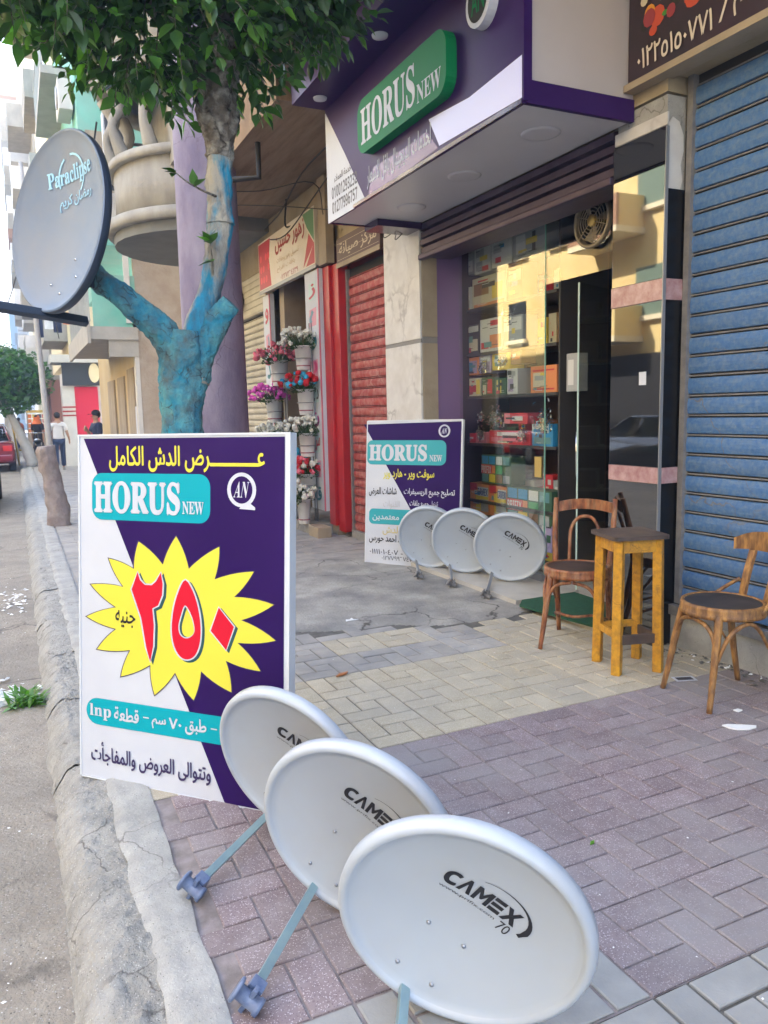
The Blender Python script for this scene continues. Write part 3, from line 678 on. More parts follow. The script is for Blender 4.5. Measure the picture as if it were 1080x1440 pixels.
# black granite pillar
gp = empty('granite_pillar', (3.5, 3.705, 0), label='black polished granite pillar with pink marble bands beside blue shutter', cat='pillar')
MB().box(.012, .16, -.2, .2, 0, 3.26).build('core', M['cement'], gp)
for z0, z1 in ((0, 1.02), (1.12, 2.11), (2.235, 3.08)): MB().bbox(-.008, .011, -.215, .215, z0, z1, .002).build('granite_slab', M['granite'], gp)
for z0, z1 in ((0, 1.02), (1.12, 2.11), (2.235, 2.74)): MB().box(.0125, .155, -.22, -.201, z0, z1).build('granite_slab', M['granite2'], gp)
for z0, z1 in ((1.022, 1.118), (2.112, 2.233)):
    MB().box(-.012, .0115, -.215, .215, z0, z1).build('marble_band', M['pinkmarble'], gp)
    MB().box(.0125, .155, -.224, -.201, z0, z1).build('marble_band', M['pinkmarble'], gp)
MB().box(-.012, .0115, -.222, -.2155, 0, 3.08).build('corner_strip', M['steel'], gp)
MB().prism([(.015, 2.745), (.12, 2.745), (.135, 2.8), (.118, 2.88), (.14, 2.96), (.135, 3.05), (.1, 3.12), (.05, 3.14), (.02, 3.1)], -.206, -.2, 'y').build('plaster_patch', M['marble'], gp)
MB().box(.0, .0115, -.215, .215, 3.09, 3.16).build('plaster_patch', M['marble'], gp)
mb = MB(); mb.box(-.0095, -.0085, -.10, -.04, 1.62, 1.70); st = mb.build('paper_sticker', M['signwhite'], gp)

# canopy sign ----------------------------------------------------------
cs = empty('canopy_sign', (2.7, 5.285, 3.2), label='big purple and white canopy sign box above the display window', cat='shop sign')
Y1, Y2 = -1.515, 1.465
MB().box(.02, .8, Y1+.02, Y2-.02, 0, .03).build('underside', M['cladwhite'], cs)
MB().box(0, .019, Y1, Y2, -.012, 1.25).build('front_panel', M['signpurple'], cs)
MB().box(.019, .8, Y2-.019, Y2, -.012, 1.25).build('end_panel', M['claddark'], cs)
MB().box(.0195, .799, Y1, Y1+.018, .115, 1.24).build('side_panel', M['cladbeige'], cs)
MB().box(.0195, .799, Y1-.012, Y1+.02, -.012, .113).build('side_trim', M['signpurple'], cs)
MB().box(-.006, .05, Y1-.014, Y1-.001, .0, 1.25).build('corner_trim', M['signpurple'], cs)
MB().box(-.014, -.001, Y1, Y2-.6, -.014, .012).build('bottom_trim', M['claddark'], cs)
MB().box(.35, .8, Y2-.3, Y2-.02, -.06, -.001).build('trim', M['claddark'], cs)
hd = MB(); hd.box(-.31, -.001, Y1, Y2-.0, .96, 1.24); hd.build('hood', M['signpurple'], cs)
for (x, y) in ((.41, -1.13), (.42, -.2), (.46, .72)):
    MB().lathe([(.125, -.001), (.12, -.008), (.10, -.010), (0, -.010)], 28, Matrix.Translation((x, y, 0))).build('downlight', M['cladwhite'], cs)
for y in (.02, 1.22):
    MB().lathe([(.06, .959), (.055, .945), (0, .943)], 20, Matrix.Translation((-.14, y, 0))).build('downlight', M['signwhite'], cs)
def cp(px, py, x=2.7):    # point of the sign face under a photo point, in the sign's own (−y, z)
    q = onp(px, py, (x, 0, 0), Vector((1, 0, 0))); return (-(q.y-5.285), q.z-3.2)
fp = fnx(-.0012)
e = Y2
flat(cs, [(-e, -.01), (-e, .93), cp(458, 160), cp(486, 218), cp(515, 283)], M['signwhite'], fn=fp, name='white_print')
flat(cs, [cp(603, 168), cp(660, 137), (-Y1-.01, .245), (-Y1-.01, .02), cp(618, 205)], M['swoosh'], fn=fp, name='pale_swoosh')  # flat bluish-white diagonal shape laid over the purple front panel
flat(cs, [cp(517, 281), cp(525, 235), cp(575, 205), cp(600, 185), cp(616, 208)], pcol('lighter purple print', (.10, .05, .24), .15), fn=fnx(-.0008), name='purple_print')
def bx2(a, b, x=2.7): p, q = cp(*a, x), cp(*b, x); return (min(p[0], q[0]), min(p[1], q[1]), max(p[0], q[0]), max(p[1], q[1]))
txt(cs, shape_ar('خدمة العملاء'), (cp(470, 240)[0], .30, cp(494, 240)[0], .36), M['lettergrey'], .008, fn=fnx(-.002))
txt(cs, sans('01001293232'), (cp(466, 240)[0], .17, cp(502, 240)[0], .27), M['lettergrey'], fn=fnx(-.002))
txt(cs, sans('01277996757'), (cp(466, 240)[0], .045, cp(502, 240)[0], .145), M['lettergrey'], fn=fnx(-.002))
txt(cs, shape_ar('لخدمات الديجيتال باقل الاسعار'), (cp(516, 240)[0], .06, cp(606, 170)[0], .235), M['signwhite'], .02, fn=fnx(-.002))
gx = 2.62
pl = empty('raised_logo', (-.08, 0, 0)); pl.parent = cs
a, b = cp(498, 0, gx)[0], cp(626, 0, gx)[0]; zlo, zhi = .30, .70
poly = rrect(a, zlo, b, zhi, .12)
MB().prism([(-u, v) for u, v in poly], 0, .08, 'x').build('green_box', M['green'], pl)
wd = b-a
txt(pl, serif('HORUS'), (a+.05*wd, zlo+.06, a+.70*wd, zhi-.07), M['signwhite'], .012, fn=fnx(-.002))
txt(pl, serif('NEW'), (a+.72*wd, zlo+.05, a+.955*wd, zlo+.17), M['signwhite'], fn=fnx(-.002))
# ring logo on the front
lc = (cp(672, 8, 2.64)[0], .68)
MB().prism([(-u, v) for u, v in ell(lc[0], lc[1], .135, .15)], -.06, 0, 'x').build('ring_logo', M['signwhite'], cs)
flat(cs, ell(lc[0]-.005, lc[1], .105, .12), M['wire'], fn=fnx(-.0615), name='logo_print')
txt(cs, 'AN', (lc[0]-.07, lc[1]-.07, lc[0]+.07, lc[1]+.07), M['green'], .01, fn=fnx(-.0625))

# fruit sign above the blue shutter
fs_ = empty('shop_sign', (3.5, 3.74, 3.38), label='dark sign with fruit picture and phone number above the blue shutter', cat='sign')
MB().box(-.05, .04, -4.5, .02, 0, 1.0).build('board', mat('brown purple sign print', (.045, .022, .035), .4, (.02, .014, .022), 2), fs_)
MB().box(-.085, .04, -4.5, .02, -.04, -.001).build('ledge', M['beigestone'], fs_)
ff = fnx(-.0515)
rr = random.Random(5)
fruits = [((.02, .02, .015), 6), ((.5, .07, .03), 9), ((.65, .28, .02), 7), ((.05, .22, .03), 10), ((.30, .04, .05), 6), ((.6, .55, .4), 4), ((.45, .5, .1), 4)]
for q, (c_, n) in enumerate(fruits):
    for k in range(n):
        cx, cz = rr.uniform(.1, .62), rr.uniform(.22, .62); s = rr.uniform(.02, .055)
        flat(fs_, ell(cx, cz+.12*(cx-.3), s, s*rr.uniform(.6, 1.1), 10), pcol('fruit print %d' % q, c_), fn=fnx(-.0517-.0003*(q*3+k % 3)), name='fruit_print')
txt(fs_, '٠١٢٢٥١٥٠٧٧١', (.06, .055, .60, .17), pcol('cream print', (.62, .56, .48)), .015, fn=fnx(-.056))
txt(fs_, shape_ar('باسم')+' /', (.78, .07, 1.02, .26), pcol('cream print', (.62, .56, .48)), .02, fn=fnx(-.056)) if False else None
txt(fs_, '/', (.64, .07, .70, .18), pcol('cream print', (.62, .56, .48)), fn=fnx(-.056))
txt(fs_, shape_ar('باسم'), (.73, .06, .92, .22), pcol('cream print', (.62, .56, .48)), .02, fn=fnx(-.056))
txt(fs_, '٠١٠٠٣٤', (1.0, .14, 1.3, .26), pcol('cream print', (.62, .56, .48)), .015, fn=fnx(-.056))

# flower shop -----------------------------------------------------------
fz = empty('flower_shop_sign', (3.42, 10.0, 3.24), label='cream and red sign with red writing over the flower shop', cat='sign')
MB().box(-.05, .07, -1.12, 1.2, 0, .68).build('board', mat('cream sign print', (.60, .52, .42), .5, (.64, .58, .5), 2), fz)
MB().box(-.055, -.045, -1.13, 1.21, -.03, .015).build('trim', M['steel'], fz)
f2 = fnx(-.0512)
flat(fz, [(-1.18, .03), (-.62, .03), (-.7, .4), (-.62, .66), (-1.18, .66)], pcol('sign red print', (.42, .03, .05)), fn=f2)
for k in range(9): flat(fz, ell(-1.08+.12*(k % 4), .15+.15*(k//3), .05, .05, 9), pcol('rose print', (.65, .05, .08)), fn=fnx(-.0516-.0003*(k % 3)), name='rose_print')
flat(fz, [(.72, .66), (1.1, .66), (1.1, .28), (.86, .48)], pcol('sign green print', (.06, .2, .08)), fn=f2)
flat(fz, [(.62, .03), (.80, .03), (1.1, .27), (1.1, .03)], pcol('sign red print', (.42, .03, .05)), fn=fnx(-.0514))
flat(fz, [(.70, .03), (1.1, .26), (.92, .40), (.8, .2)], pcol('sign red print', (.42, .03, .05)), fn=fnx(-.0517))
txt(fz, shape_ar('زهور حسين'), (-.40, .38, .78, .62), pcol('sign red writing', (.35, .03, .02)), .025, fn=fnx(-.053))
txt(fz, shape_ar('تنسيق زهور وحفلات'), (-.35, .25, .55, .34), pcol('sign gold writing', (.42, .27, .12)), fn=fnx(-.053))
txt(fz, shape_ar('باقات افراح'), (-.35, .14, .4, .22), pcol('sign gold writing', (.42, .27, .12)), fn=fnx(-.053))
txt(fz, '٠١٢٢٧٣٦٤٢٣٩', (-.2, .03, .5, .10), pcol('sign red writing', (.35, .03, .02)), fn=fnx(-.053))
def post(name, x, y0, y1, z0, z1, chars, label):
    t = empty(name, (x, (y0+y1)/2, z0), label=label, cat='sign post'); L = (y1-y0)/2; H = z1-z0
    MB().box(0, .06, -L, L, 0, H).build('board', M['signwhite'], t)
    MB().box(-.012, -.001, -L, -L+.03, 0, H).build('edge', pcol('pink edge', (.5, .12, .18)), t)
    cols = [(.45, .02, .06), (.12, .28, .38), (.03, .2, .24), (.6, .06, .2), (.06, .05, .06), (.35, .02, .2)]
    n = len(chars)
    for k, c_ in enumerate(chars):
        zc = H*(1-(k+.75)/(n+.4)); hh = H/(n+.4)*.36; m_ = pcol('post print %d' % (k % 6), cols[k % 6])
        if k % 3 != 2: flat(t, [(-L*.52, zc-hh), (L*.45, zc-hh*.9), (L*.5, zc+hh), (-L*.45, zc+hh*.85)], pcol('post wash %d' % (k % 2), ((.45, .6, .6), (.62, .25, .35))[k % 2]), fn=fnx(-.0012))
        txt(t, shape_ar(c_), (-L*.5, zc-hh*.8, L*.45, zc+hh*.8), m_, .03, fn=fnx(-.002))
    return t
post('sign_post', 3.40, 8.86, 9.36, .28, 3.2, ['ز', 'ه', 'و', 'ر', 'ت', 'ن', 'س', 'ي', 'ق'], 'tall white board with coloured letters beside the red door post')
post('sign_post', 3.44, 10.95, 11.3, .28, 3.2, ['و', 'ر', 'د', 'ب', 'ا', 'ق', 'ة'], 'narrow white board with letters left of the hanging flower buckets')
rp = empty('red_door_post', (3.5, 8.65, 0), label='glossy red metal door post between red shutter and flower shop', cat='door post')
MB().bbox(-.02, .1, -.19, .0, .06, 3.2, .008).build('panel', M['redpaint'], rp); MB().bbox(-.06, .1, .002, .2, .12, 3.2, .008).build('panel', M['redpaint'], rp)
MB().box(-.03, .09, .02, .19, 0, .118).build('foot', M['beigestone'], rp)
fr = empty('flower_shop_room', (3.9, 10.1, 0), label='dark red interior of the flower shop behind the buckets', cat='shop interior')
MB().box(.9, 1, -1.25, 1.3, 0, 3.6).build('back_wall', pcol('dark red wall', (.16, .012, .02)), fr)
MB().box(-.1, .9, -1.25, -1.1, 0, 3.6).build('side_wall', pcol('dark red wall', (.16, .012, .02)), fr)
MB().box(-.3, .9, 1.2, 1.3, 0, 3.6).build('side_wall', M['lintel'], fr); MB().box(-.35, .2, .55, .75, .1, 3.3).build('inner_pillar', M['beigestone'], fr)
MB().box(-.4, .9, -1.25, 1.3, 3.5, 3.6).build('ceiling', pcol('dark red wall', (.16, .012, .02)), fr)
MB().box(3.2, 4.9, 8.86, 11.3, -.05, .12).build('step', M['cement2'], kind='structure')
for k in range(2): MB().bbox(3.16, 3.34, 8.55+.0*k, 8.86, 0.0, .13, .01).build('kerb_block', M['beigestone'], label='loose concrete block at the foot of the red door post', cat='block') if k == 0 else None

# flower buckets
def bucket(loc, h, r, label, bouquet, blabel, seed, tall=False):
    t = empty('flower_bucket', loc, label=label, cat='bucket', group='white plastic flower buckets')
    MB().lathe([(0, 0), (r*.72, 0), (r*.74, .01), (r*.95, h), (r*1.02, h), (r*1.02, h+.015), (r*.9, h+.012), (r*.7, .03), (0, .03)], 20).build('pail', M['bucket'], t)
    MB().lathe([(r*.80, h*.16), (r*.815, h*.165), (r*.82, h*.2), (r*.80, h*.21)], 20).build('stripe', M['bucketrose'], t)
    if bouquet:
        r_ = random.Random(seed); b = empty('flower_bunch', (loc[0], loc[1], loc[2]+h), label=blabel, cat='flowers', group='bunches in the white buckets')
        mb = MB()
        for k in range(150):
            a = r_.uniform(0, 6.28); q = r_.random()**.5*r*1.9; z = r_.uniform(-.02, .16); p = Vector((math.cos(a)*q-.03, math.sin(a)*q, z))
            mb.tube([Vector((p.x*.3, p.y*.3, -.03)), p], [.004, .003], 3, False)
            d = Vector((r_.gauss(0, 1), r_.gauss(0, 1), r_.gauss(0, .6))).normalized()*.05; s = d.cross(Vector((0, 0, 1))).normalized()*.014
            mb.add([p, p+d*.5+s, p+d, p+d*.5-s], [(0, 1, 2, 3)])
        mb.build('greens', M['stem'], b, kind='stuff')
        mes = {}
        for k in range(46):
            cname = bouquet[k % len(bouquet)]
            if cname not in mes:
                bm = bmesh.new(); bmesh.ops.create_icosphere(bm, subdivisions=2, radius=.034)
                for v in bm.verts: v.co *= 1+.5*mn.noise(v.co*60+Vector((seed, 0, 0)))
                m2 = MB(); m2.bm(bm); mes[cname] = m2.mesh('blossom', M[cname])
            a = r_.uniform(0, 6.28); q = r_.random()**.5; p = (math.cos(a)*q*r*2.3-.06, math.sin(a)*q*r*2.5*(1.25 if math.sin(a) > 0 else .85), .19-.13*q*q+r_.uniform(-.07, .07))
            o = meshobj('blossom', mes[cname], b, p); o.rotation_euler = (r_.uniform(0, 6), r_.uniform(0, 6), 0); s_ = r_.uniform(.5, 1.2); o.scale = (s_, s_, s_)
    return t
BK = [((3.25, 10.05, 1.86), .32, .125, ['fpink', 'fpink', 'fpink'], 'top left', 'pink carnations in the topmost left bucket'),
      ((3.22, 10.25, 1.37), .30, .12, ['fmagenta'], 'second left', 'magenta flowers in the second bucket of the left column'),
      ((3.22, 10.1, .84), .30, .12, ['fwhite', 'fwhite', 'fwhite'], 'third left', 'loose white daisies in the third bucket of the left column'),
      ((3.25, 9.72, .50), .30, .115, ['fblue'], 'fourth left', 'blue dyed flowers low in the left column'),
      ((3.20, 9.66, .0), .36, .10, ['fwhite'], 'bottom left', 'white blooms in the tall bucket standing on the pavement'),
      ((3.28, 9.18, 2.02), .28, .11, ['fwhite'], 'top right', 'cream white chrysanthemums at the top of the right column'),
      ((3.28, 9.14, 1.47), .30, .11, ['fred', 'fblue', 'fred'], 'second right', 'red and blue dyed flowers together in one bucket'),
      ((3.28, 9.14, .95), .28, .11, ['fwhite'], 'third right', 'dense white chrysanthemums in the middle right bucket'),
      ((3.28, 9.16, .46), .26, .11, ['fred', 'fwhite', 'fred', 'fpink'], 'fourth right', 'red and white mixed blooms in the lower right bucket'),
      ((3.18, 9.06, .12), .30, .09, ['fwhite', 'fwhite'], 'bottom right', 'white and green bunch in the bucket on the shop step')]
for k, (loc, h, r, bq, nm, bl_) in enumerate(BK):
    bucket(loc, h, r, 'white flower bucket holding '+bl_.split(' in ')[0].split(' low')[0].split(' at ')[0]+', '+nm+' of the two columns', bq, bl_, k+3)
for (x, y, lab) in ((3.36, 10.15, 'wire rack carrying the left column of flower buckets'), (3.40, 9.2, 'wire rack carrying the right column of flower buckets')):
    rk = empty('bucket_rack', (x, y, 0), label=lab, cat='rack')
    MB().tube([(0, -.03, .12), (0, -.03, 2.6)], .012, 6).build('upright', M['steel'], rk); MB().tube([(0, .05, .12), (0, .05, 2.6)], .012, 6).build('upright', M['steel'], rk)
    for (loc, h, r, *_r) in BK:
        if abs(loc[1]-y) < .5 and loc[2] > .2:
            MB().tube([(loc[0]-x+(r*.9+.01)*math.cos(a), loc[1]-y+(r*.9+.01)*math.sin(a), loc[2]+h*.5) for a in [rad(20*q) for q in range(19)]], .006, 5, False).build('ring', M['steel'], rk)
# ================================================================== DISPLAY WINDOW
GX = 3.92
wn = empty('display_window', (GX, 5.2, 0), label='glass shop front with purple frame and glass door, display behind it', cat='shop window')
MB().box(-.26, .03, 1.30, 1.42, .0, 3.2).build('frame', M['purframe'], wn)
MB().box(-.03, .03, -1.27, 1.30, 3.06, 3.2).build('top_frame', M['purframe'], wn)
MB().box(-.03, .03, -.03, 1.30, .0, .10).build('bottom_frame', M['steel'], wn)
MB().box(-.004, .004, -.03, 1.299, .1, 3.06).build('pane', M['glass'], wn)
MB().box(-.004, .004, -1.26, -.034, 2.47, 3.06).build('pane', M['glass'], wn)
MB().box(-.006, .006, -.034, -.03, .1, 3.06).build('pane_edge', mat('glass edge', (.25, .5, .4), .1), wn)
# half open glass door leaf swung inward
dr = empty('glass_door', (GX+.02, 4.78, .05), rz=rad(-78)); dr.parent = None
dr.rotation_euler = (0, 0, rad(-68)); tag(dr, 'frameless glass door leaf standing open into the dark shop', 'glass door')
MB().box(-.005, .005, -.0, .62, 0, 2.38).build('pane', M['glass'], dr)
MB().box(-.007, .007, -.004, .0, 0, 2.38).build('edge', mat('bright glass edge', (.45, .6, .58), .15), dr)
MB().tube([(-.05, .08, .9), (-.05, .08, 1.25)], .012, 8).build('handle', M['chrome'], dr)
MB().box(-.012, -.0045, .06, .15, .92, 1.09).build('lock_plate', M['brass'], wn, loc=(0, -.06+.0, 0))
# roller housing above
hs = empty('rolled_shutter', (3.52, 5.2, 2.9), label='rolled up purple shutter under the canopy over the glass front', cat='shutter')
for k in range(4):
    MB().prism([(.02+.07*k*0, .02+.07*k), (-.012-.012*(k % 2), .03+.07*k), (-.012-.012*(k % 2), .075+.07*k), (.02, .086+.07*k)], -1.27, 1.29, 'y').build('slat', M['purshut'], hs)
MB().box(.02, .30, -1.27, 1.29, .0, .298).build('drum_cover', M['purshut'], hs)
MB().bbox(-.05, .02, -1.27, 1.29, -.03, .019, .01).build('bottom_rail', M['purshut'], hs)
# room
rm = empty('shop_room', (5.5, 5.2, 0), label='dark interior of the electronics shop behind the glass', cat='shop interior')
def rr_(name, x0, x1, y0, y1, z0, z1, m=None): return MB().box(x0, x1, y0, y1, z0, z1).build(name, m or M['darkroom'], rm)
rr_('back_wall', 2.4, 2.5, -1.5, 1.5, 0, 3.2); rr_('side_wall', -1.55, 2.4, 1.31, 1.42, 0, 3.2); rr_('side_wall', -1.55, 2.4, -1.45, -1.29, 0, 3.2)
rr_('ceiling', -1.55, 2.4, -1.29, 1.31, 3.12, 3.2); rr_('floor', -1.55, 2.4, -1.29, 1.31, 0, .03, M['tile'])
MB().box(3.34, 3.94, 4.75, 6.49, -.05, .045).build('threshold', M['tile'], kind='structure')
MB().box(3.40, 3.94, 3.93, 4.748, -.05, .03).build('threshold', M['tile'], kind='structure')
# rack at the back of the shop, dim goods
for k in range(5): MB().box(1.6, 2.2, -1.2, .2, .5+k*.5, .53+k*.5).build('shelf', pcol('dim shelf', (.12, .11, .11)), rm)
r_ = random.Random(9)
for k in range(5):
    for j in range(4):
        MB().box(1.7, 2.1, -1.15+j*.33, -.9+j*.33, .535+k*.5, .535+k*.5+r_.uniform(.15, .3)).build('stock_box', pcol('dim box %d' % (j % 3), ((.08, .02, .02), (.05, .05, .06), (.03, .035, .05))[j % 3]), rm)
# display shelves right behind the glass
ds = empty('display_shelf', (4.0, 5.85, 0), label='dark display shelves behind the window pane', cat='shelf')
SZ = [.10, .62, 1.16, 1.62, 2.10, 2.50]
SZ = [.12, .62, 1.17, 1.62, 2.02, 2.44]
for z in SZ: MB().box(0, .5, -.72, .74, z-.025, z).build('board', M['shelf'], ds)
for y in (-.735, .745): MB().box(.02, .5, y-.01, y+.01, .1, 3.0).build('upright', M['shelf'], ds)
MB().box(.5, .52, -.74, .75, .1, 3.0).build('back', pcol('brown shelf back', (.10, .05, .03)), ds)
cols = dict(white=(.62, .62, .62), cream=(.6, .55, .42), orange=(.72, .25, .09), yellow=(.75, .55, .06), green=(.06, .34, .12), red=(.6, .03, .05), pink=(.7, .2, .25), blue=(.03, .25, .5), dblue=(.02, .07, .3), grey=(.35, .36, .38), brown=(.28, .14, .06), lilac=(.4, .32, .5), dark=(.04, .04, .05), teal=(.12, .28, .30), darkgreen=(.05, .12, .07))
def carton(px0, py0, px1, py1, colr, pr, label, depth=.16, x=4.03, words=None, wcol='white'):
    """a carton standing on a shelf; its front as wide and tall as the photo shows at that distance"""
    a = onp(px0, (py0+py1)/2, (x, 0, 0), Vector((1, 0, 0))); b = onp(px1, (py0+py1)/2, (x, 0, 0), Vector((1, 0, 0)))
    mx = (px0+px1)/2
    t_ = onp(mx, py0, (x, 0, 0), Vector((1, 0, 0))); u_ = onp(mx, py1, (x, 0, 0), Vector((1, 0, 0)))
    yc = (a.y+b.y)/2; wy = abs(a.y-b.y)-.006; z0 = u_.z; h = max(.04, t_.z-z0)
    zz = min(SZ+[z0], key=lambda s: abs(s-z0) if s in SZ else 9)
    if abs(zz-z0) < .09: z0 = zz
    t = empty('carton', (x, yc, z0+.001), label=label, cat='box', group='boxed goods in the display window')
    MB().bbox(0, depth, -wy/2, wy/2, 0, h, .002).build('box', pcol('carton '+colr, cols[colr]), t)
    r_ = random.Random(int(px0*7+py0)); k = 0
    L = -wy/2
    if len(pr) < 6:
        pr = list(pr)
        for q in range(3):      # rows of print, small pictures and a barcode block
            a_, b_ = r_.uniform(.05, .5), r_.uniform(.05, .85); pr.append((a_, b_, min(.95, a_+r_.uniform(.12, .4)), min(.95, b_+r_.uniform(.05, .22)), r_.choice(['white', 'cream', 'dark', 'red', 'blue', 'yellow', 'grey', 'teal'])))
        for q in range(4):
            b_ = .08+.05*q+r_.choice((0, .6)); a_ = r_.uniform(.05, .55); pr.append((a_, b_, a_+r_.uniform(.2, .38), b_+.02, r_.choice(['dark', 'white', 'dark'])))
    for (u0, v0, u1, v1, cn) in pr:
        flat(t, [(L+u0*wy, v0*h), (L+u1*wy, v0*h), (L+u1*wy, v1*h), (L+u0*wy, v1*h)], pcol('carton '+cn, cols[cn]), fn=fnx(-.0006-.0003*k), name='print'); k += 1
    if words: txt(t, sans(words[0]), (L+words[1]*wy, words[2]*h, L+words[3]*wy, words[4]*h), pcol('carton '+wcol, cols[wcol]), fn=fnx(-.0075))
    return t
P4 = lambda *a: list(a)
grid9 = [(.03+.24*i, .05+.32*j, .24+.24*i, .33+.32*j, ['teal', 'blue', 'darkgreen', 'yellow', 'white', 'green', 'brown', 'teal', 'orange', 'grey', 'blue', 'green'][(i*3+j*5) % 12]) for i in range(4) for j in range(3)]
G_ = [
 (646, 350, 667, 388, 'grey', [(.1, .1, .9, .5, 'white')], 'grey white carton at the far left of the top window shelf'),
 (667, 341, 690, 384, 'white', [(.1, .55, .6, .8, 'grey'), (.1, .1, .5, .4, 'grey')], 'white carton second from left on the top window shelf'),
 (691, 334, 720, 374, 'white', [(.1, .5, .5, .8, 'grey')], 'white carton third from left on the top window shelf'),
 (721, 318, 768, 362, 'grey', [(.1, .2, .4, .8, 'white'), (.6, .2, .7, .8, 'dark')], 'wide grey carton with dark symbol on the top window shelf'),
 (639, 400, 663, 432, 'white', [(.1, .1, .9, .45, 'grey'), (.1, .0, .9, .08, 'orange')], 'small white device carton left on the second shelf'),
 (664, 385, 712, 428, 'cream', [(.05, .4, .5, .8, 'brown'), (.05, 0, .95, .12, 'orange'), (.6, .2, .9, .7, 'yellow')], 'long cream carton with orange strip on the second shelf'),
 (713, 372, 735, 424, 'brown', [(.1, .5, .9, .8, 'cream')], 'brown carton right on the second shelf'),
 (636, 464, 653, 500, 'white', [(.1, .2, .9, .7, 'grey'), (0, 0, 1, .1, 'orange')], 'small white printed carton at the left end of the third shelf'),
 (654, 457, 674, 498, 'dark', [(.05, .75, .95, .95, 'white'), (.1, .1, .9, .5, 'cream')], 'black carton with white heading on the third shelf'),
 (675, 449, 706, 496, 'white', [(.45, .1, .97, .5, 'orange'), (.05, .1, .4, .3, 'red')], 'white carton with orange picture on the third shelf'),
 (707, 442, 735, 488, 'grey', [(.05, .55, .95, .95, 'white'), (.05, .05, .95, .12, 'cream')], 'grey and white receiver carton on the third shelf'),
 (635, 503, 652, 527, 'dark', [(.4, .1, .8, .9, 'red'), (.8, .1, .95, .9, 'orange')], 'dark carton with red stripe left on the fourth shelf'),
 (653, 503, 673, 528, 'orange', [(.1, .1, .9, .8, 'lilac'), (.3, .2, .6, .7, 'blue')], 'orange carton with lilac panel on the fourth shelf'),
 (674, 498, 691, 525, 'lilac', [(.1, .6, .9, .9, 'white')], 'lilac carton on the fourth shelf'),
 (692, 493, 717, 520, 'yellow', [(.15, .2, .8, .8, 'teal'), (.3, .3, .6, .6, 'white')], 'yellow carton with pale picture on the fourth shelf'),
 (718, 490, 733, 512, 'brown', [(.1, .3, .9, .8, 'orange')], 'brown carton on the right of the fourth shelf'),
 (636, 526, 655, 559, 'green', [(.1, .1, .9, .3, 'teal'), (.1, .4, .9, .6, 'green')], 'bright green blister pack at the window frame'),
 (656, 531, 676, 556, 'cream', [(.1, .1, .9, .6, 'red'), (.7, .1, .95, .9, 'yellow')], 'cream carton with red label on the fifth shelf'),
 (677, 528, 694, 553, 'darkgreen', [(.5, .1, .9, .9, 'red'), (.1, .1, .4, .6, 'cream')], 'dark green carton with red patch on the fifth shelf'),
 (695, 528, 712, 551, 'darkgreen', [(.2, .1, .3, .9, 'yellow'), (.5, .1, .6, .9, 'yellow')], 'dark green carton with yellow bars on the fifth shelf'),
 (713, 515, 728, 551, 'white', [(.1, .1, .6, .6, 'lilac'), (.2, .7, .8, .9, 'grey')], 'tall white carton in the middle of the fifth shelf'),
 (746, 509, 783, 547, 'orange', [(.08, .1, .92, .16, 'red'), (.08, .8, .92, .86, 'red'), (.1, .22, .6, .75, 'cream')], 'big bright orange carton on the fifth shelf'),
 (657, 602, 668, 615, 'red', [(.2, .4, .8, .6, 'white')], 'small red carton under the tinsel on the lower shelf'),
 (669, 600, 684, 615, 'pink', [(.2, .3, .8, .7, 'white')], 'small pink carton beside the tinsel tree on the lower shelf'),
 (688, 596, 746, 615, 'red', [(.05, .2, .9, .5, 'pink'), (.2, .6, .8, .9, 'white')], 'long red carton lying on the lower shelf'),
 (709, 581, 742, 596, 'red', [(0, 0, .25, 1, 'pink'), (.35, .3, .8, .7, 'white')], 'red carton lying on top of the long red one'),
 (748, 583, 778, 614, 'blue', [(.0, .6, .8, 1, 'white'), (.1, .1, .9, .4, 'teal')], 'blue and white carton under the hanging tinsel'),
 (677, 641, 719, 681, 'darkgreen', grid9, 'upper picture carton in the bottom window stack'),
 (658, 680, 687, 722, 'orange', [(.4, .1, 1, .8, 'yellow'), (.65, .1, 1, .5, 'grey'), (.0, .75, .45, 1, 'red'), (.5, .6, 1, .9, 'white')], 'left orange dish carton low in the window'),
 (688, 684, 712, 727, 'orange', [(.3, .1, 1, .8, 'yellow'), (.7, .1, 1, .5, 'grey'), (.0, .75, .4, 1, 'red'), (.55, .6, 1, .9, 'white')], 'right orange dish carton low in the window'),
 (713, 688, 776, 738, 'darkgreen', grid9, 'large picture carton with red heading low in the window'),
 (664, 722, 690, 770, 'darkgreen', grid9[::2], 'dark picture carton at the bottom left of the window'),
 (748, 738, 776, 775, 'lilac', grid9[::2], 'lilac picture carton at the bottom right of the window'),
]
for g in G_:
    wds = None
    if g[4] == 'darkgreen' and g[3] in (681, 738): wds = ('PRIFIX', .02, .36, .36, .62)
    if g[4] == 'orange' and g[0] in (658, 688): wds = ('CAMEX', .52, .62, 1.0, .86)
    if g[0] == 654: wds = ('MEDIASTAR', .05, .76, .95, .92)
    d_ = .07 if g[0] in (709,) else .16
    t = carton(*g[:4], g[4], g[5] if not (wds and wds[0] == 'PRIFIX') else g[5]+[(.0, .34, .38, .66, 'red')], g[6], x=4.03, words=wds, wcol='white' if not (wds and wds[0] == 'CAMEX') else 'dblue')
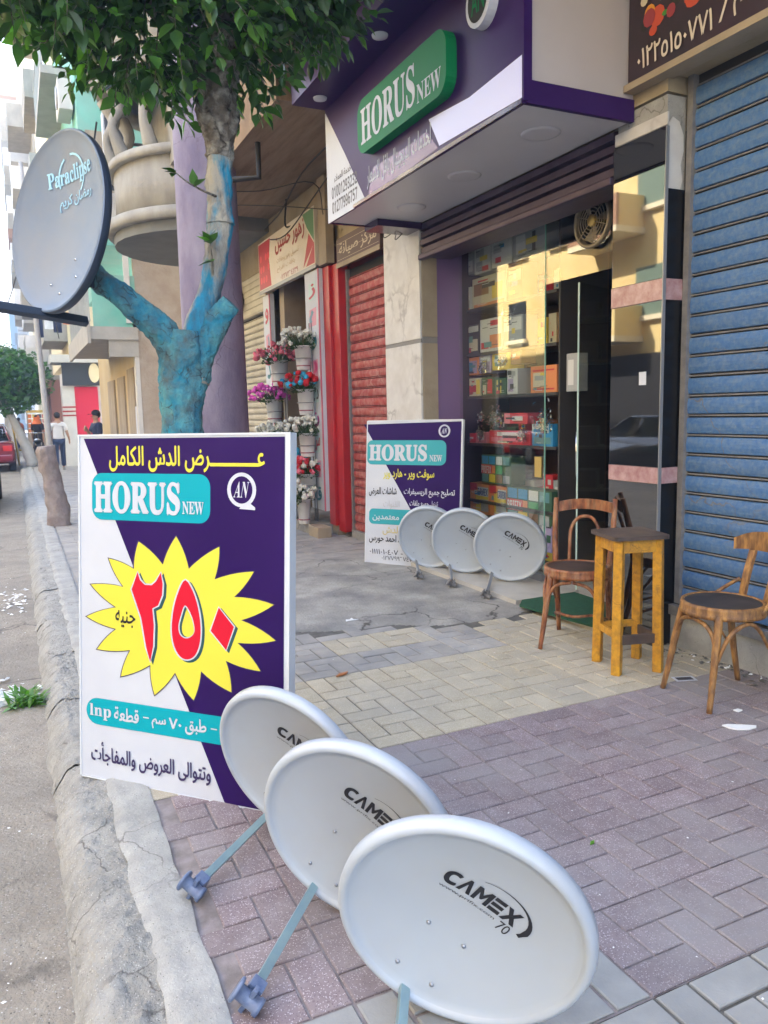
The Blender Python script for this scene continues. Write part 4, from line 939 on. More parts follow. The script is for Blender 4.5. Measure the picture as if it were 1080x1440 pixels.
for (px, py, n, s, lab) in ((695, 590, 150, .10, 'silver tinsel cone among the red cartons'), (765, 592, 160, .10, 'silver tinsel hanging over the blue carton'), (675, 610, 90, .06, 'small silver tinsel tuft in front of the pink carton'), (735, 612, 120, .06, 'tinsel strand trailing along the long red carton'), (676, 585, 60, .05, 'silver bauble cluster behind the small red carton'), (716, 440, 50, .06, 'silver gift bow on the third shelf'), (680, 515, 60, .055, 'gold and silver gift bow on the fourth shelf'), (708, 510, 50, .055, 'silver gift bow before the yellow carton')):
    c_ = onp(px, py, (4.0, 0, 0), Vector((1, 0, 0))); r_ = random.Random(px); mb = MB()
    for k in range(n):
        p = c_+Vector((r_.gauss(0, s*.2), r_.gauss(0, s*.55), r_.gauss(0, s*.55))); d = Vector((r_.gauss(0, 1), r_.gauss(0, 1), r_.gauss(0, 1))).normalized()*.03; q = d.cross(Vector((.3, .2, 1))).normalized()*.006
        mb.add([p-q, p+q, p+d+q, p+d-q], [(0, 1, 2, 3)])
    o = mb.build('tinsel', M['tinsel'], label=lab, cat='tinsel'); 
# a second row of stock fills the shelves behind the first
rk2 = random.Random(21)
for zi, z in enumerate(SZ):
    y = 5.16; n_ = 0
    while y < 6.5:
        wy = rk2.uniform(.09, .2); hh = rk2.uniform(.14, .30)
        if zi == 5: hh = min(hh, .22)
        cn = rk2.choice(['white', 'grey', 'orange', 'red', 'brown', 'dark', 'teal', 'yellow', 'cream', 'blue', 'lilac', 'darkgreen'])
        t = empty('carton', (4.24+rk2.uniform(0, .02), y+wy/2, z+.001), label='%s box, %s from the door in the back row, %s display shelf' % (cn.replace('darkgreen', 'dark green').replace('dark', 'dark') if cn != 'dark' else 'blackish', ('first', 'second', 'third', 'fourth', 'fifth', 'sixth', 'seventh', 'eighth', 'ninth', 'tenth', 'eleventh', 'twelfth', 'thirteenth')[n_], ('lowest', 'second', 'third', 'fourth', 'fifth', 'top')[zi]), cat='box', group='boxed goods in the back row of the display')
        MB().box(0, .12, -wy/2, wy/2, 0, hh).build('box', pcol('carton '+cn, cols[cn]), t)
        for q in range(5):
            a_, b_ = rk2.uniform(.05, .6), rk2.uniform(.05, .8); c_, d_ = a_+rk2.uniform(.15, .35), b_+rk2.uniform(.04, .18); c2 = rk2.choice(['white', 'cream', 'dark', 'red', 'blue', 'yellow'])
            flat(t, [(-wy/2+a_*wy, b_*hh), (-wy/2+c_*wy, b_*hh), (-wy/2+c_*wy, d_*hh), (-wy/2+a_*wy, d_*hh)], pcol('carton '+c2, cols[c2]), fn=fnx(-.0006-.0003*q), name='print')
        y += wy+rk2.uniform(.004, .03); n_ += 1
# things leaning at the door side
t = empty('upright_box', (4.05, 5.0, 1.62), label='slim grey carton standing behind the door edge of the window', cat='box')
MB().bbox(0, .1, -.08, .06, 0, .3, .003).build('box', pcol('carton grey', cols['grey']), t); flat(t, [(-.04, .05), (.03, .05), (.03, .25), (-.04, .25)], pcol('carton white', cols['white']), fn=fnx(-.001))
# round extractor fan in the transom
fn_ = empty('extractor_fan', (GX-.02, 4.57, 2.83), label='round metal extractor fan mounted in the glass over the door', cat='fan')
RX = Matrix.Rotation(rad(-90), 4, 'Y')
MB().lathe([(.19, -.0), (.195, .03), (.18, .04), (.165, .03), (.165, 0)], 36, RX).build('housing', M['fanmetal'], fn_)
for r in (.14, .115, .09, .065): MB().tube([(-.03, r*math.cos(rad(15*k)), r*math.sin(rad(15*k))) for k in range(25)], .004, 5, False).build('grille_ring', M['fanmetal'], fn_)
for k in range(6):
    a = rad(60*k+20); MB().tube([(-.03, .03*math.cos(a), .03*math.sin(a)), (-.03, .17*math.cos(a), .17*math.sin(a))], .004, 5).build('grille_bar', M['fanmetal'], fn_)
for k in range(3):
    a = rad(120*k+50); c, s = math.cos(a), math.sin(a)
    MB().add([(.0, .03*c, .03*s), (-.01, .14*c-.05*s, .14*s+.05*c), (.02, .155*c+.03*s, .155*s-.03*c), (.015, .04*c+.03*s, .04*s-.03*c)], [(0, 1, 2, 3)]).build('blade', M['fanmetal'], fn_)
MB().lathe([(0, .035), (.04, .035), (.045, .02), (.04, 0)], 16, RX).build('hub', M['brass'], fn_)
# green carpet at the door
mb = MB(); mb.prism([(3.28, 4.62), (3.44, 4.80), (3.90, 4.78), (3.88, 3.95), (3.38, 3.93)], .002+.03, .012+.03, 'z'); mb.build('door_mat', M['matgreen'], label='worn green carpet piece lying at the shop doorway', cat='door mat')

# ================================================================== POSTER STANDS
def stand(name, p0, p1, h, lean, label):
    p0, p1 = Vector((*p0, 0)), Vector((*p1, 0)); ux = (p1-p0).normalized(); back = Vector((0, 0, 1)).cross(ux)
    uz = (Vector((0, 0, 1))*math.cos(lean)+back*math.sin(lean)).normalized(); uy = uz.cross(ux)
    t = empty(name, p0); t.rotation_euler = Matrix((ux, uy, uz)).transposed().to_euler(); tag(t, label, 'sign board')
    W = (p1-p0).length
    def loc(px, py):
        q = onp(px, py, p0, uy)-p0; return (q.dot(ux), q.dot(uz))
    return t, W, loc
sb1, W1, l1 = stand('sign_board', (.142, 3.355), (.80, 2.635), 1.44, rad(5.2), 'large purple and white standing sign offering 250 pounds beside kerb')
H1 = (l1(115, 613)[1]+l1(396, 612)[1])/2
MB().box(0, W1, .001, .035, 0, H1).build('board', M['signwhite'], sb1)
MB().box(W1, W1+.02, -.003, .045, -.0, H1+.008).build('frame', M['white'], sb1); MB().box(-.008, 0, -.003, .045, 0, H1+.008).build('frame', M['white'], sb1)
MB().box(-.0, W1, -.003, .045, H1, H1+.008).build('frame', M['white'], sb1); MB().box(0, W1, -.002, .045, -.006, -.0005).build('frame', M['white'], sb1)
MB().tube([(.2, .04, 1.2), (.2, .42, .04)], .012, 6).build('prop', M['steel'], sb1); MB().tube([(.8, .04, 1.2), (.8, .42, .04)], .012, 6).build('prop', M['steel'], sb1)
P1 = lambda *pts: [l1(*p) for p in pts]
bp = l1(316, 1123)
flat(sb1, [l1(118, 617), (W1-.004, H1-.008), (W1-.004, .002), (bp[0], .002)], M['purple'], name='purple_print')
def bbx(loc, a, b): p, q = loc(*a), loc(*b); return (min(p[0], q[0]), min(p[1], q[1]), max(p[0], q[0]), max(p[1], q[1]))
txt(sb1, shape_ar('عـــــــــــرض الدش الكامل'), bbx(l1, (154, 663), (373, 626)), M['signyellow'], .022)
q = bbx(l1, (130, 730), (296, 667)); flat(sb1, rrect(*q, .05), M['teal'], -.0015, 'teal_print')
q = bbx(l1, (133, 721), (254, 678)); txt(sb1, serif('HORUS'), q, M['signwhite'], .03, y=-.003)
q = bbx(l1, (257, 723), (287, 706)); txt(sb1, serif('NEW'), q, M['signwhite'], .012, y=-.003)
c_ = l1(340, 689); flat(sb1, ell(*c_, .064, .066), M['signwhite'], -.0015, 'ring_print'); flat(sb1, ell(*c_, .048, .052), M['purple'], -.0019, 'ring_print')
flat(sb1, [(c_[0], c_[1]-.06), (c_[0]+.03, c_[1]-.045), (c_[0]+.06, c_[1]-.065), (c_[0]+.06, c_[1]-.075), (c_[0]-.01, c_[1]-.072)], M['signwhite'], -.0023, 'ring_print')
txt(sb1, serif('AN'), (c_[0]-.036, c_[1]-.03, c_[0]+.036, c_[1]+.032), M['signwhite'], .0, y=-.003, shear=.4)
# star burst
Z1 = lambda x, y: l1(100+x/3.375, 600+y/3.375)
star = [(500, 520), (560, 675), (705, 570), (682, 725), (868, 688), (775, 808), (963, 845), (808, 918), (972, 1015), (790, 1025), (900, 1160), (735, 1110), (762, 1260), (618, 1160), (583, 1298), (495, 1167), (398, 1273), (378, 1130), (238, 1185), (282, 1060), (125, 1055), (215, 960), (75, 900), (215, 857), (95, 748), (250, 760), (180, 625), (300, 675), (322, 545), (437, 655)]
cx, cy = 520, 900
def petals(star, grow):
    out = []; n = len(star)
    for i in range(n):
        a, b = Vector(star[i]), Vector(star[(i+1) % n]); m = (a+b)/2; d = b-a; nn = Vector((-d.y, d.x)).normalized()
        if (m+nn-Vector((cx, cy))).length < (m-Vector((cx, cy))).length: nn = -nn
        bul = .045*d.length
        for k in range(5):
            t = k/5; p = a.lerp(b, t)+nn*bul*4*t*(1-t)
            if grow:
                v = p-Vector((cx, cy)); p = p+v.normalized()*grow
            out.append(tuple(p))
    return out
flat(sb1, [Z1(*p) for p in petals(star, 8)], M['navy'], -.0016, 'star_outline'); flat(sb1, [Z1(*p) for p in petals(star, 0)], M['signyellow'], -.0022, 'star_print')
two = [(318, 690), (290, 772), (335, 905), (360, 1050), (378, 1115), (392, 1040), (395, 940), (388, 862), (415, 848), (434, 800), (437, 745), (428, 693), (405, 735), (385, 752), (352, 750), (330, 728)]
five_o = [(545, 728), (515, 775), (490, 860), (480, 960), (492, 1040), (520, 1090), (555, 1104), (590, 1085), (612, 1030), (617, 950), (605, 860), (580, 780)]
five_i = [(541, 850), (525, 895), (513, 945), (520, 985), (545, 1003), (572, 995), (588, 968), (580, 915), (560, 868)]
zero = [(703, 858), (665, 968), (738, 1060), (775, 950)]
def ccurve(p, n=3, sharp=False):
    if sharp: return p
    m = len(p); out = []
    for i in range(m):
        a, b, c, d = (Vector((*p[(i+k-1) % m], 0)) for k in range(4))
        for k in range(n):
            t = k/n; q = .5*((2*b)+(c-a)*t+(2*a-5*b+4*c-d)*t*t+(3*b-a-3*c+d)*t**3); out.append((q.x, q.y))
    return out
def grow(p, g):
    m = len(p); out = []
    area = sum(p[i][0]*p[(i+1) % m][1]-p[(i+1) % m][0]*p[i][1] for i in range(m)); sg = 1 if area > 0 else -1
    for i in range(m):
        a, b, c = Vector(p[i-1]), Vector(p[i]), Vector(p[(i+1) % m]); n1 = Vector(((b-a).y, -(b-a).x)).normalized(); n2 = Vector(((c-b).y, -(c-b).x)).normalized(); n_ = (n1+n2)
        n_ = n_.normalized() if n_.length > .1 else n1
        out.append((b.x+n_.x*g*sg, b.y+n_.y*g*sg))
    return out
for shp, sh_ in ((two, True), (ccurve(five_o), False), (zero, True)):
    flat(sb1, [Z1(x+12, y+9) for x, y in grow(shp, 7)], pcol('dark green print', (.01, .07, .08)), -.0026, 'digit_shadow')
    flat(sb1, [Z1(*p) for p in grow(shp, 7)], M['signwhite'], -.0030, 'digit_outline'); flat(sb1, [Z1(*p) for p in shp], M['red'], -.0034, 'digit')
fi = ccurve(five_i)
flat(sb1, [Z1(*p) for p in grow(fi, 1)], M['signwhite'], -.0038, 'digit_outline'); flat(sb1, [Z1(*p) for p in grow(fi, -5)], pcol('dark green print', (.01, .07, .08)), -.0041, 'digit_shadow')
flat(sb1, [Z1(x+7, y+3) for x, y in grow(fi, -9)], M['signyellow'], -.0044, 'digit_inside')
txt(sb1, shape_ar('جنيه'), bbx(l1, (163, 881), (191, 860)), M['black'], .012, y=-.003)
q = [l1(122, 1000), l1(410, 1050)]
z0_, z1_ = l1(135, 1018)[1], l1(135, 981)[1]; yb = l1(122, 1000)[0]
flat(sb1, [(yb+.06+.06*math.cos(rad(a))*1.0, (z0_+z1_)/2+(z1_-z0_)/2*math.sin(rad(a))) for a in range(90, 271, 15)]+[(W1-.06, z0_), (W1-.02, (z0_+z1_)/2), (W1-.06, z1_)], M['teal'], -.0015, 'teal_print')
zc = (z0_+z1_)/2; hh = (z1_-z0_)
txt(sb1, serif('lnp'), (l1(127, 1000)[0], zc-.30*hh, l1(157, 1000)[0], zc+.28*hh), M['signwhite'], .008, y=-.003)
txt(sb1, shape_ar('قطعة'), (l1(161, 1000)[0], zc-.22*hh, l1(196, 1000)[0], zc+.30*hh), M['signwhite'], .025, y=-.003)
txt(sb1, '-', (l1(202, 1000)[0], zc+.003, l1(210, 1000)[0], zc+.008), M['signwhite'], 0, y=-.003)
txt(sb1, shape_ar('سم')+'', (l1(214, 1000)[0], zc-.3*hh, l1(234, 1000)[0], zc+.1*hh), M['signwhite'], .025, y=-.003)
txt(sb1, '٧٠', (l1(238, 1000)[0], zc-.22*hh, l1(256, 1000)[0], zc+.2*hh), M['signwhite'], .025, y=-.003)
txt(sb1, shape_ar('طبق'), (l1(261, 1000)[0], zc-.32*hh, l1(291, 1000)[0], zc+.30*hh), M['signwhite'], .025, y=-.003)
txt(sb1, '-', (l1(297, 1000)[0], zc+.0, l1(306, 1000)[0], zc+.005), M['signwhite'], 0, y=-.003)
txt(sb1, shape_ar('عرض'), (l1(325, 1000)[0], zc-.32*hh, l1(370, 1000)[0], zc+.30*hh), M['signwhite'], .025, y=-.003)
za, zb = l1(129, 1070)[1], l1(129, 1050)[1]
txt(sb1, shape_ar('وتتوالى العروض والمفاجأت'), (l1(129, 1060)[0], za-.01, l1(297, 1090)[0], zb+.03), M['navy'], .02, y=-.003)

sb2, W2, l2 = stand('sign_board', (3.04, 6.89), (3.63, 6.08), 1.38, rad(5), 'smaller purple and white service sign standing before the marble pillar')
H2 = l2(508, 593)[1]
MB().box(0, W2, .001, .03, 0, H2).build('board', M['signwhite'], sb2)
MB().box(W2, W2+.012, -.002, .035, 0, H2+.006).build('frame', M['white'], sb2); MB().box(-.01, 0, -.002, .035, 0, H2+.006).build('frame', M['white'], sb2); MB().box(0, W2, -.002, .035, H2, H2+.01).build('frame', M['white'], sb2)
MB().tube([(.3, .03, 1.1), (.3, .32, .04)], .01, 6).build('prop', M['steel'], sb2)
flat(sb2, [l2(512, 597), (W2-.006, H2-.01), (W2-.006, l2(640, 770)[1]), l2(606, 770), l2(574, 718)], M['purple'], name='purple_print') if False else flat(sb2, [l2(512, 597), (W2-.006, H2-.01), (W2-.006, l2(640, 780)[1]), l2(612, 780)], M['purple'], name='purple_print')
q = bbx(l2, (516, 653), (628, 619)); flat(sb2, rrect(*q, .06), M['teal2'], -.0015, 'teal_print')
txt(sb2, serif('HORUS'), bbx(l2, (519, 648), (601, 625)), M['signwhite'], .03, y=-.003); txt(sb2, serif('NEW'), bbx(l2, (604, 649), (622, 640)), M['signwhite'], .015, y=-.003)
c_ = l2(625, 606); flat(sb2, ell(*c_, .06, .06), M['signwhite'], -.0015, 'ring_print'); flat(sb2, ell(*c_, .042, .046), M['purple'], -.0022, 'ring_print'); txt(sb2, serif('AN'), (c_[0]-.03, c_[1]-.025, c_[0]+.03, c_[1]+.025), M['signwhite'], .02, y=-.003, shear=.3)
txt(sb2, shape_ar('سوفت وير - هارد وير'), bbx(l2, (539, 674), (611, 660)), M['signyellow'], .02)
a_, b_ = l2(519, 697), l2(640, 685)
txt(sb2, shape_ar('تصليح جميع الريسيفرات'), (l2(568, 690)[0], l2(600, 700)[1], l2(640, 690)[0], l2(600, 687)[1]), M['signwhite'], .02)
txt(sb2, shape_ar('شاشات العرض')+'', (l2(519, 690)[0], l2(540, 698)[1], l2(558, 690)[0], l2(540, 685)[1]), M['black'], .02)
txt(sb2, shape_ar('تنزيل جميع ملفات'), (l2(576, 710)[0], l2(600, 716)[1], l2(616, 710)[0], l2(600, 704)[1]), M['signwhite'], .02); txt(sb2, shape_ar('القنوات'), (l2(539, 710)[0], l2(556, 716)[1], l2(562, 710)[0], l2(556, 704)[1]), pcol('faded grey print', (.45, .45, .48)), .01)
q = bbx(l2, (519, 736), (635, 720)); flat(sb2, rrect(*q, .045), M['teal2'], -.0015, 'teal_print')
txt(sb2, shape_ar('لدينا فنيين معتمدين'), (l2(524, 728)[0], l2(560, 734)[1], l2(612, 728)[0], l2(560, 723)[1]), M['signwhite'], .025, y=-.003)
txt(sb2, shape_ar('صيانة الدش'), bbx(l2, (538, 752), (592, 742)), M['palegold'], .015)
txt(sb2, shape_ar('مبيعات م / احمد حورس'), bbx(l2, (519, 765), (596, 755)), M['black'], .02)
txt(sb2, '٠١١١١٠١٠٤٠٧ - ٠١٠٠١٢٩', (l2(520, 775)[0], l2(520, 778)[1], l2(598, 775)[0], l2(520, 771)[1]), M['black'], .0); txt(sb2, '٠١٢٧٧٩٩٦٧٤٧', (l2(537, 785)[0], l2(537, 787)[1], l2(580, 785)[0], l2(537, 781)[1]), M['black'], .0)

# ================================================================== SATELLITE DISHES
def camex(fn, parent, cx, cz, hw, m, small='www.prifix.com', n70=True):
    """the word with its swoosh, drawn on the reflector"""
    h = hw*.30
    txt(parent, sans('C'), (cx-hw, cz-h*.9, cx-hw*.62, cz+h*.9), m, .03, fn=fn)
    V = []
    def P(poly, name='lettering'): return flat(parent, poly, m, fn=lambda X, Z, k: fn(X, Z, 0), name=name)
    x0 = cx-hw*.60; w_ = hw*.36; g = hw*.03
    P([(x0, cz-h*.9), (x0+w_*.42, cz+h*.9), (x0+w_*.62, cz+h*.9), (x0+w_, cz-h*.9), (x0+w_*.72, cz-h*.9), (x0+w_*.5, cz+h*.25), (x0+w_*.28, cz-h*.9)])
    x0 += w_+g; w_ = hw*.42
    P([(x0, cz-h*.9), (x0, cz+h*.9), (x0+w_*.25, cz+h*.9), (x0+w_*.5, cz+h*.1), (x0+w_*.75, cz+h*.9), (x0+w_, cz+h*.9), (x0+w_, cz-h*.9), (x0+w_*.76, cz-h*.9), (x0+w_*.76, cz+h*.25), (x0+w_*.56, cz-h*.5), (x0+w_*.44, cz-h*.5), (x0+w_*.24, cz+h*.25), (x0+w_*.24, cz-h*.9)])
    x0 += w_+g; w_ = hw*.30
    for a, b in ((.9, .45), (.22, -.22), (-.45, -.9)): P([(x0, cz+h*b), (x0, cz+h*a), (x0+w_, cz+h*a), (x0+w_, cz+h*b)])
    x0 += w_+g; w_ = hw*.40
    P([(x0, cz+h*.9), (x0+w_*.3, cz+h*.9), (x0+w_*.5, cz+h*.3), (x0+w_*.72, cz+h*.9), (x0+w_, cz+h*.9), (x0+w_*.68, cz+h*.0), (x0+w_, cz-h*.9), (x0+w_*.7, cz-h*.9), (x0+w_*.5, cz-h*.35), (x0+w_*.28, cz-h*.9), (x0, cz-h*.9), (x0+w_*.33, cz)])
    up, lo = [], []
    for k in range(17):
        t = k/16; a = rad(125-150*t); ex, ez = cx+hw*.32+hw*.92*math.cos(a), cz-h*.3+h*2.35*math.sin(a); th = h*.03+h*.36*t*t
        if k > 14: th *= .6
        up.append((ex+th*math.cos(a), ez+th*math.sin(a))); lo.append((ex-th*math.cos(a)*.6, ez-th*math.sin(a)*.6))
    for k in range(16): flat(parent, [lo[k], up[k], up[k+1], lo[k+1]], m, fn=lambda X, Z, q: fn(X, Z, 0), name='swoosh')
    txt(parent, small, (cx-hw*.95, cz-h*1.7, cx+hw*.55, cz-h*1.25), M['lettergrey'], 0, fn=fn)
    if n70: txt(parent, '70', (cx+hw*.68, cz-h*2.2, cx+hw*.98, cz-h*1.1), m, .0, fn=fn)
def dish(c, Mx, foot, label, W=.301, H=.324, D=.055, dark=False, logo=(0, .088, .10)):
    t = empty('satellite_dish', c, label=label, cat='satellite dish'); R3 = Matrix(Mx)
    t.rotation_euler = R3.to_euler()
    n = 72; mb = MB(); prof = [(i/14*.90, -D*(1-(i/14*.93)**2)) for i in range(1, 15)]
    vs = [(0, 0, -D)]
    prof += [(.905, -D*.09), (.918, -.0005), (.932, .003), (.958, .003), (.975, -.0005), (.990, -.006), (1.0, -.014), (1.0, -.034), (.99, -.036), (.985, -.016), (.955, -.010), (.92, -.012)]
    for r, z in prof: vs += [(W*r*math.cos(2*math.pi*k/n), H*r*math.sin(2*math.pi*k/n), z) for k in range(n)]
    fs = [(0, 1+k, 1+(k+1) % n) for k in range(n)]+[(1+i*n+k, 1+i*n+(k+1) % n, 1+(i+1)*n+(k+1) % n, 1+(i+1)*n+k) for i in range(len(prof)-1) for k in range(n)]
    mb.add(vs, fs, True); mb.build('reflector', M['dish'], t)
    mb = MB(); prof = [(i/8*.92, -D*(1-(i/8*.93)**2)-.006) for i in range(1, 9)]; vs = [(0, 0, -D-.006)]
    for r, z in prof: vs += [(W*r*math.cos(2*math.pi*k/n), H*r*math.sin(2*math.pi*k/n), z) for k in range(n)]
    mb.add(vs, [(0, 1+(k+1) % n, 1+k) for k in range(n)]+[(1+i*n+k, 1+i*n+(k+1) % n, 1+(i+1)*n+(k+1) % n, 1+(i+1)*n+k) for i in range(7) for k in range(n)], True)
    mb.build('back_shell', M['darkgrey'], t)
    def surf(x, y, k=0):
        r2 = (x/W)**2+(y/H)**2; return (x, y, -D*(1-(.93/.90)**2*r2)+.0014+.0003*k)
    camex(surf, t, *logo, M['black'])
    for sx in (-1, 1):
        for sy in (-1, 1):
            x, y = sx*.05, -.165+sy*.075; q = surf(x, y)
            MB().lathe([(.0, .004), (.004, .0035), (.006, .0), (.006, -.004)], 10, Matrix.Translation(q)).build('bolt', M['bolt'], t)
    MB().bbox(-.075, .075, -.26, -.08, -D-.045, -D-.009, .006).build('bracket', M['steel'], t)
    MB().bbox(-.02, .02, -.30, -.1, -D-.06, -D-.02, .004).build('arm_socket', M['steel'], t)
    # feed arm down to the clamp resting on the ground
    inv = R3.transposed(); s_ = Vector((0, -H*.93, -.035)); e_ = inv @ (Vector(foot)-Vector(c)); d = e_-s_; L = d.length; z = d.normalized(); x = Vector((1, 0, 0)); x = (x-z*x.dot(z)).normalized(); y = z.cross(x)
    A = Matrix((x, y, z)).transposed().to_4x4(); A.translation = s_
    mb = MB(); mb.bbox(-.0125, .0125, -.008, .008, -.06, L-.03, .002, A); mb.build('feed_arm', M['armblue'] if not dark else M['steel'], t)
    cm = M['clampblue'] if not dark else M['shutgroove']
    mb = MB(); a2 = A.copy(); a2.translation = e_
    ring = [(.0, 0)]
    RY = Matrix.Rotation(rad(90), 4, 'Y')
    mb.lathe([(.0, -.044), (.031, -.043), (.034, -.038), (.031, -.033), (.020, -.032), (.020, .022), (.024, .024), (.024, .036), (.0, .037)], 24, a2 @ RY); cl = mb.build('feed_clamp', cm, t)
    mb = MB(); mb.bbox(-.02, .02, -.02, .02, -.055, -.02, .003, a2); mb.bbox(-.006, .006, -.045, .045, -.01, .01, .002, a2); mb.build('clamp_screw', cm, cl)
    mb = MB(); mb.tube([s_+Vector((-.02, .0, .012)), s_+Vector((.02, 0, .012))], .004, 6); mb.tube([s_+Vector((-.03, -.02, -.0)), s_+Vector((.03, -.02, .0))], .004, 6); mb.build('arm_bolt', M['chrome'], t)
    return t
ND = [((.832, 1.406, .306), (225.4, -14.9, 34.0), (.50, 1.12, .04), 'nearest of the three large white dishes on the pink tiles, fully visible'),
      ((.771, 1.884, .304), (231.9, -13.4, 36.8), (.42, 1.748, .04), 'middle of the three large white dishes in the foreground'),
      ((.740, 2.375, .306), (237.6, -17.3, 32.2), (.39, 2.274, .04), 'white dish leaning in front of the large standing sign')]
def orient(az, el, roll):
    az, el, roll = rad(az), rad(el), rad(roll); n = Vector((math.cos(el)*math.sin(az), math.cos(el)*math.cos(az), math.sin(el))); e1 = Vector((0, 0, 1)).cross(n).normalized(); e2 = n.cross(e1)
    return Matrix((e1*math.cos(roll)-e2*math.sin(roll), e2*math.cos(roll)+e1*math.sin(roll), n)).transposed()
for c_, o_, f_, lb in ND: dish(c_, orient(*o_), f_, lb)
fw = [((3.596, 5.211, .35), (3.25, 5.02, .04), 'nearest of the three small white dishes before the shop window'),
      ((3.47, 5.71, .345), (3.22, 5.50, .04), 'middle one of the three white dishes before the shop window'),
      ((3.33, 6.10, .335), (3.13, 5.92, .04), 'farthest small white dish, partly hiding the service sign')]
for c_, f_, lb in fw: dish(c_, orient(227.8, -17.4, 34.3), f_, lb, dark=True)

# ================================================================== STOOL AND CHAIRS
st = empty('stool', (3.095, 3.30, 0), rz=rad(-16), label='tall chipped yellow wooden stool between the two chairs', cat='stool')
for sx in (-1, 1):
    for sy in (-1, 1):
        b0 = Vector((sx*.125, sy*.125, 0)); t0 = Vector((sx*.115, sy*.115, .765)); mb = MB(); d = (t0-b0)
        A = d.to_track_quat('Z', 'Y').to_matrix().to_4x4(); A.translation = b0; mb.bbox(-.025, .025, -.025, .025, 0, d.length, .004, A); mb.build('leg', M['stool'], st)
for s in (-1, 1):
    MB().bbox(-.095, .095, s*.118-.012, s*.118+.012, .69, .76, .003).build('apron', M['stool'], st); MB().bbox(s*.118-.012, s*.118+.012, -.095, .095, .69, .76, .003).build('apron', M['stool'], st)
    MB().bbox(s*.122-.01, s*.122+.01, -.1, .1, .20 if s < 0 else .16, .24 if s < 0 else .215, .003).build('stretcher', M['stool'] if s < 0 else M['stooltop'], st)
MB().bbox(-.1, .1, -.133, -.113, .17, .225, .003).build('stretcher', M['stooltop'], st); MB().bbox(-.1, .1, .11, .13, .2, .24, .003).build('stretcher', M['stool'], st)
pts = rrect(-.165, -.165, .165, .165, .03, 4); mb = MB(); mb.prism(pts, .765, .787, 'z'); mb.build('seat', M['stooltop'], st)

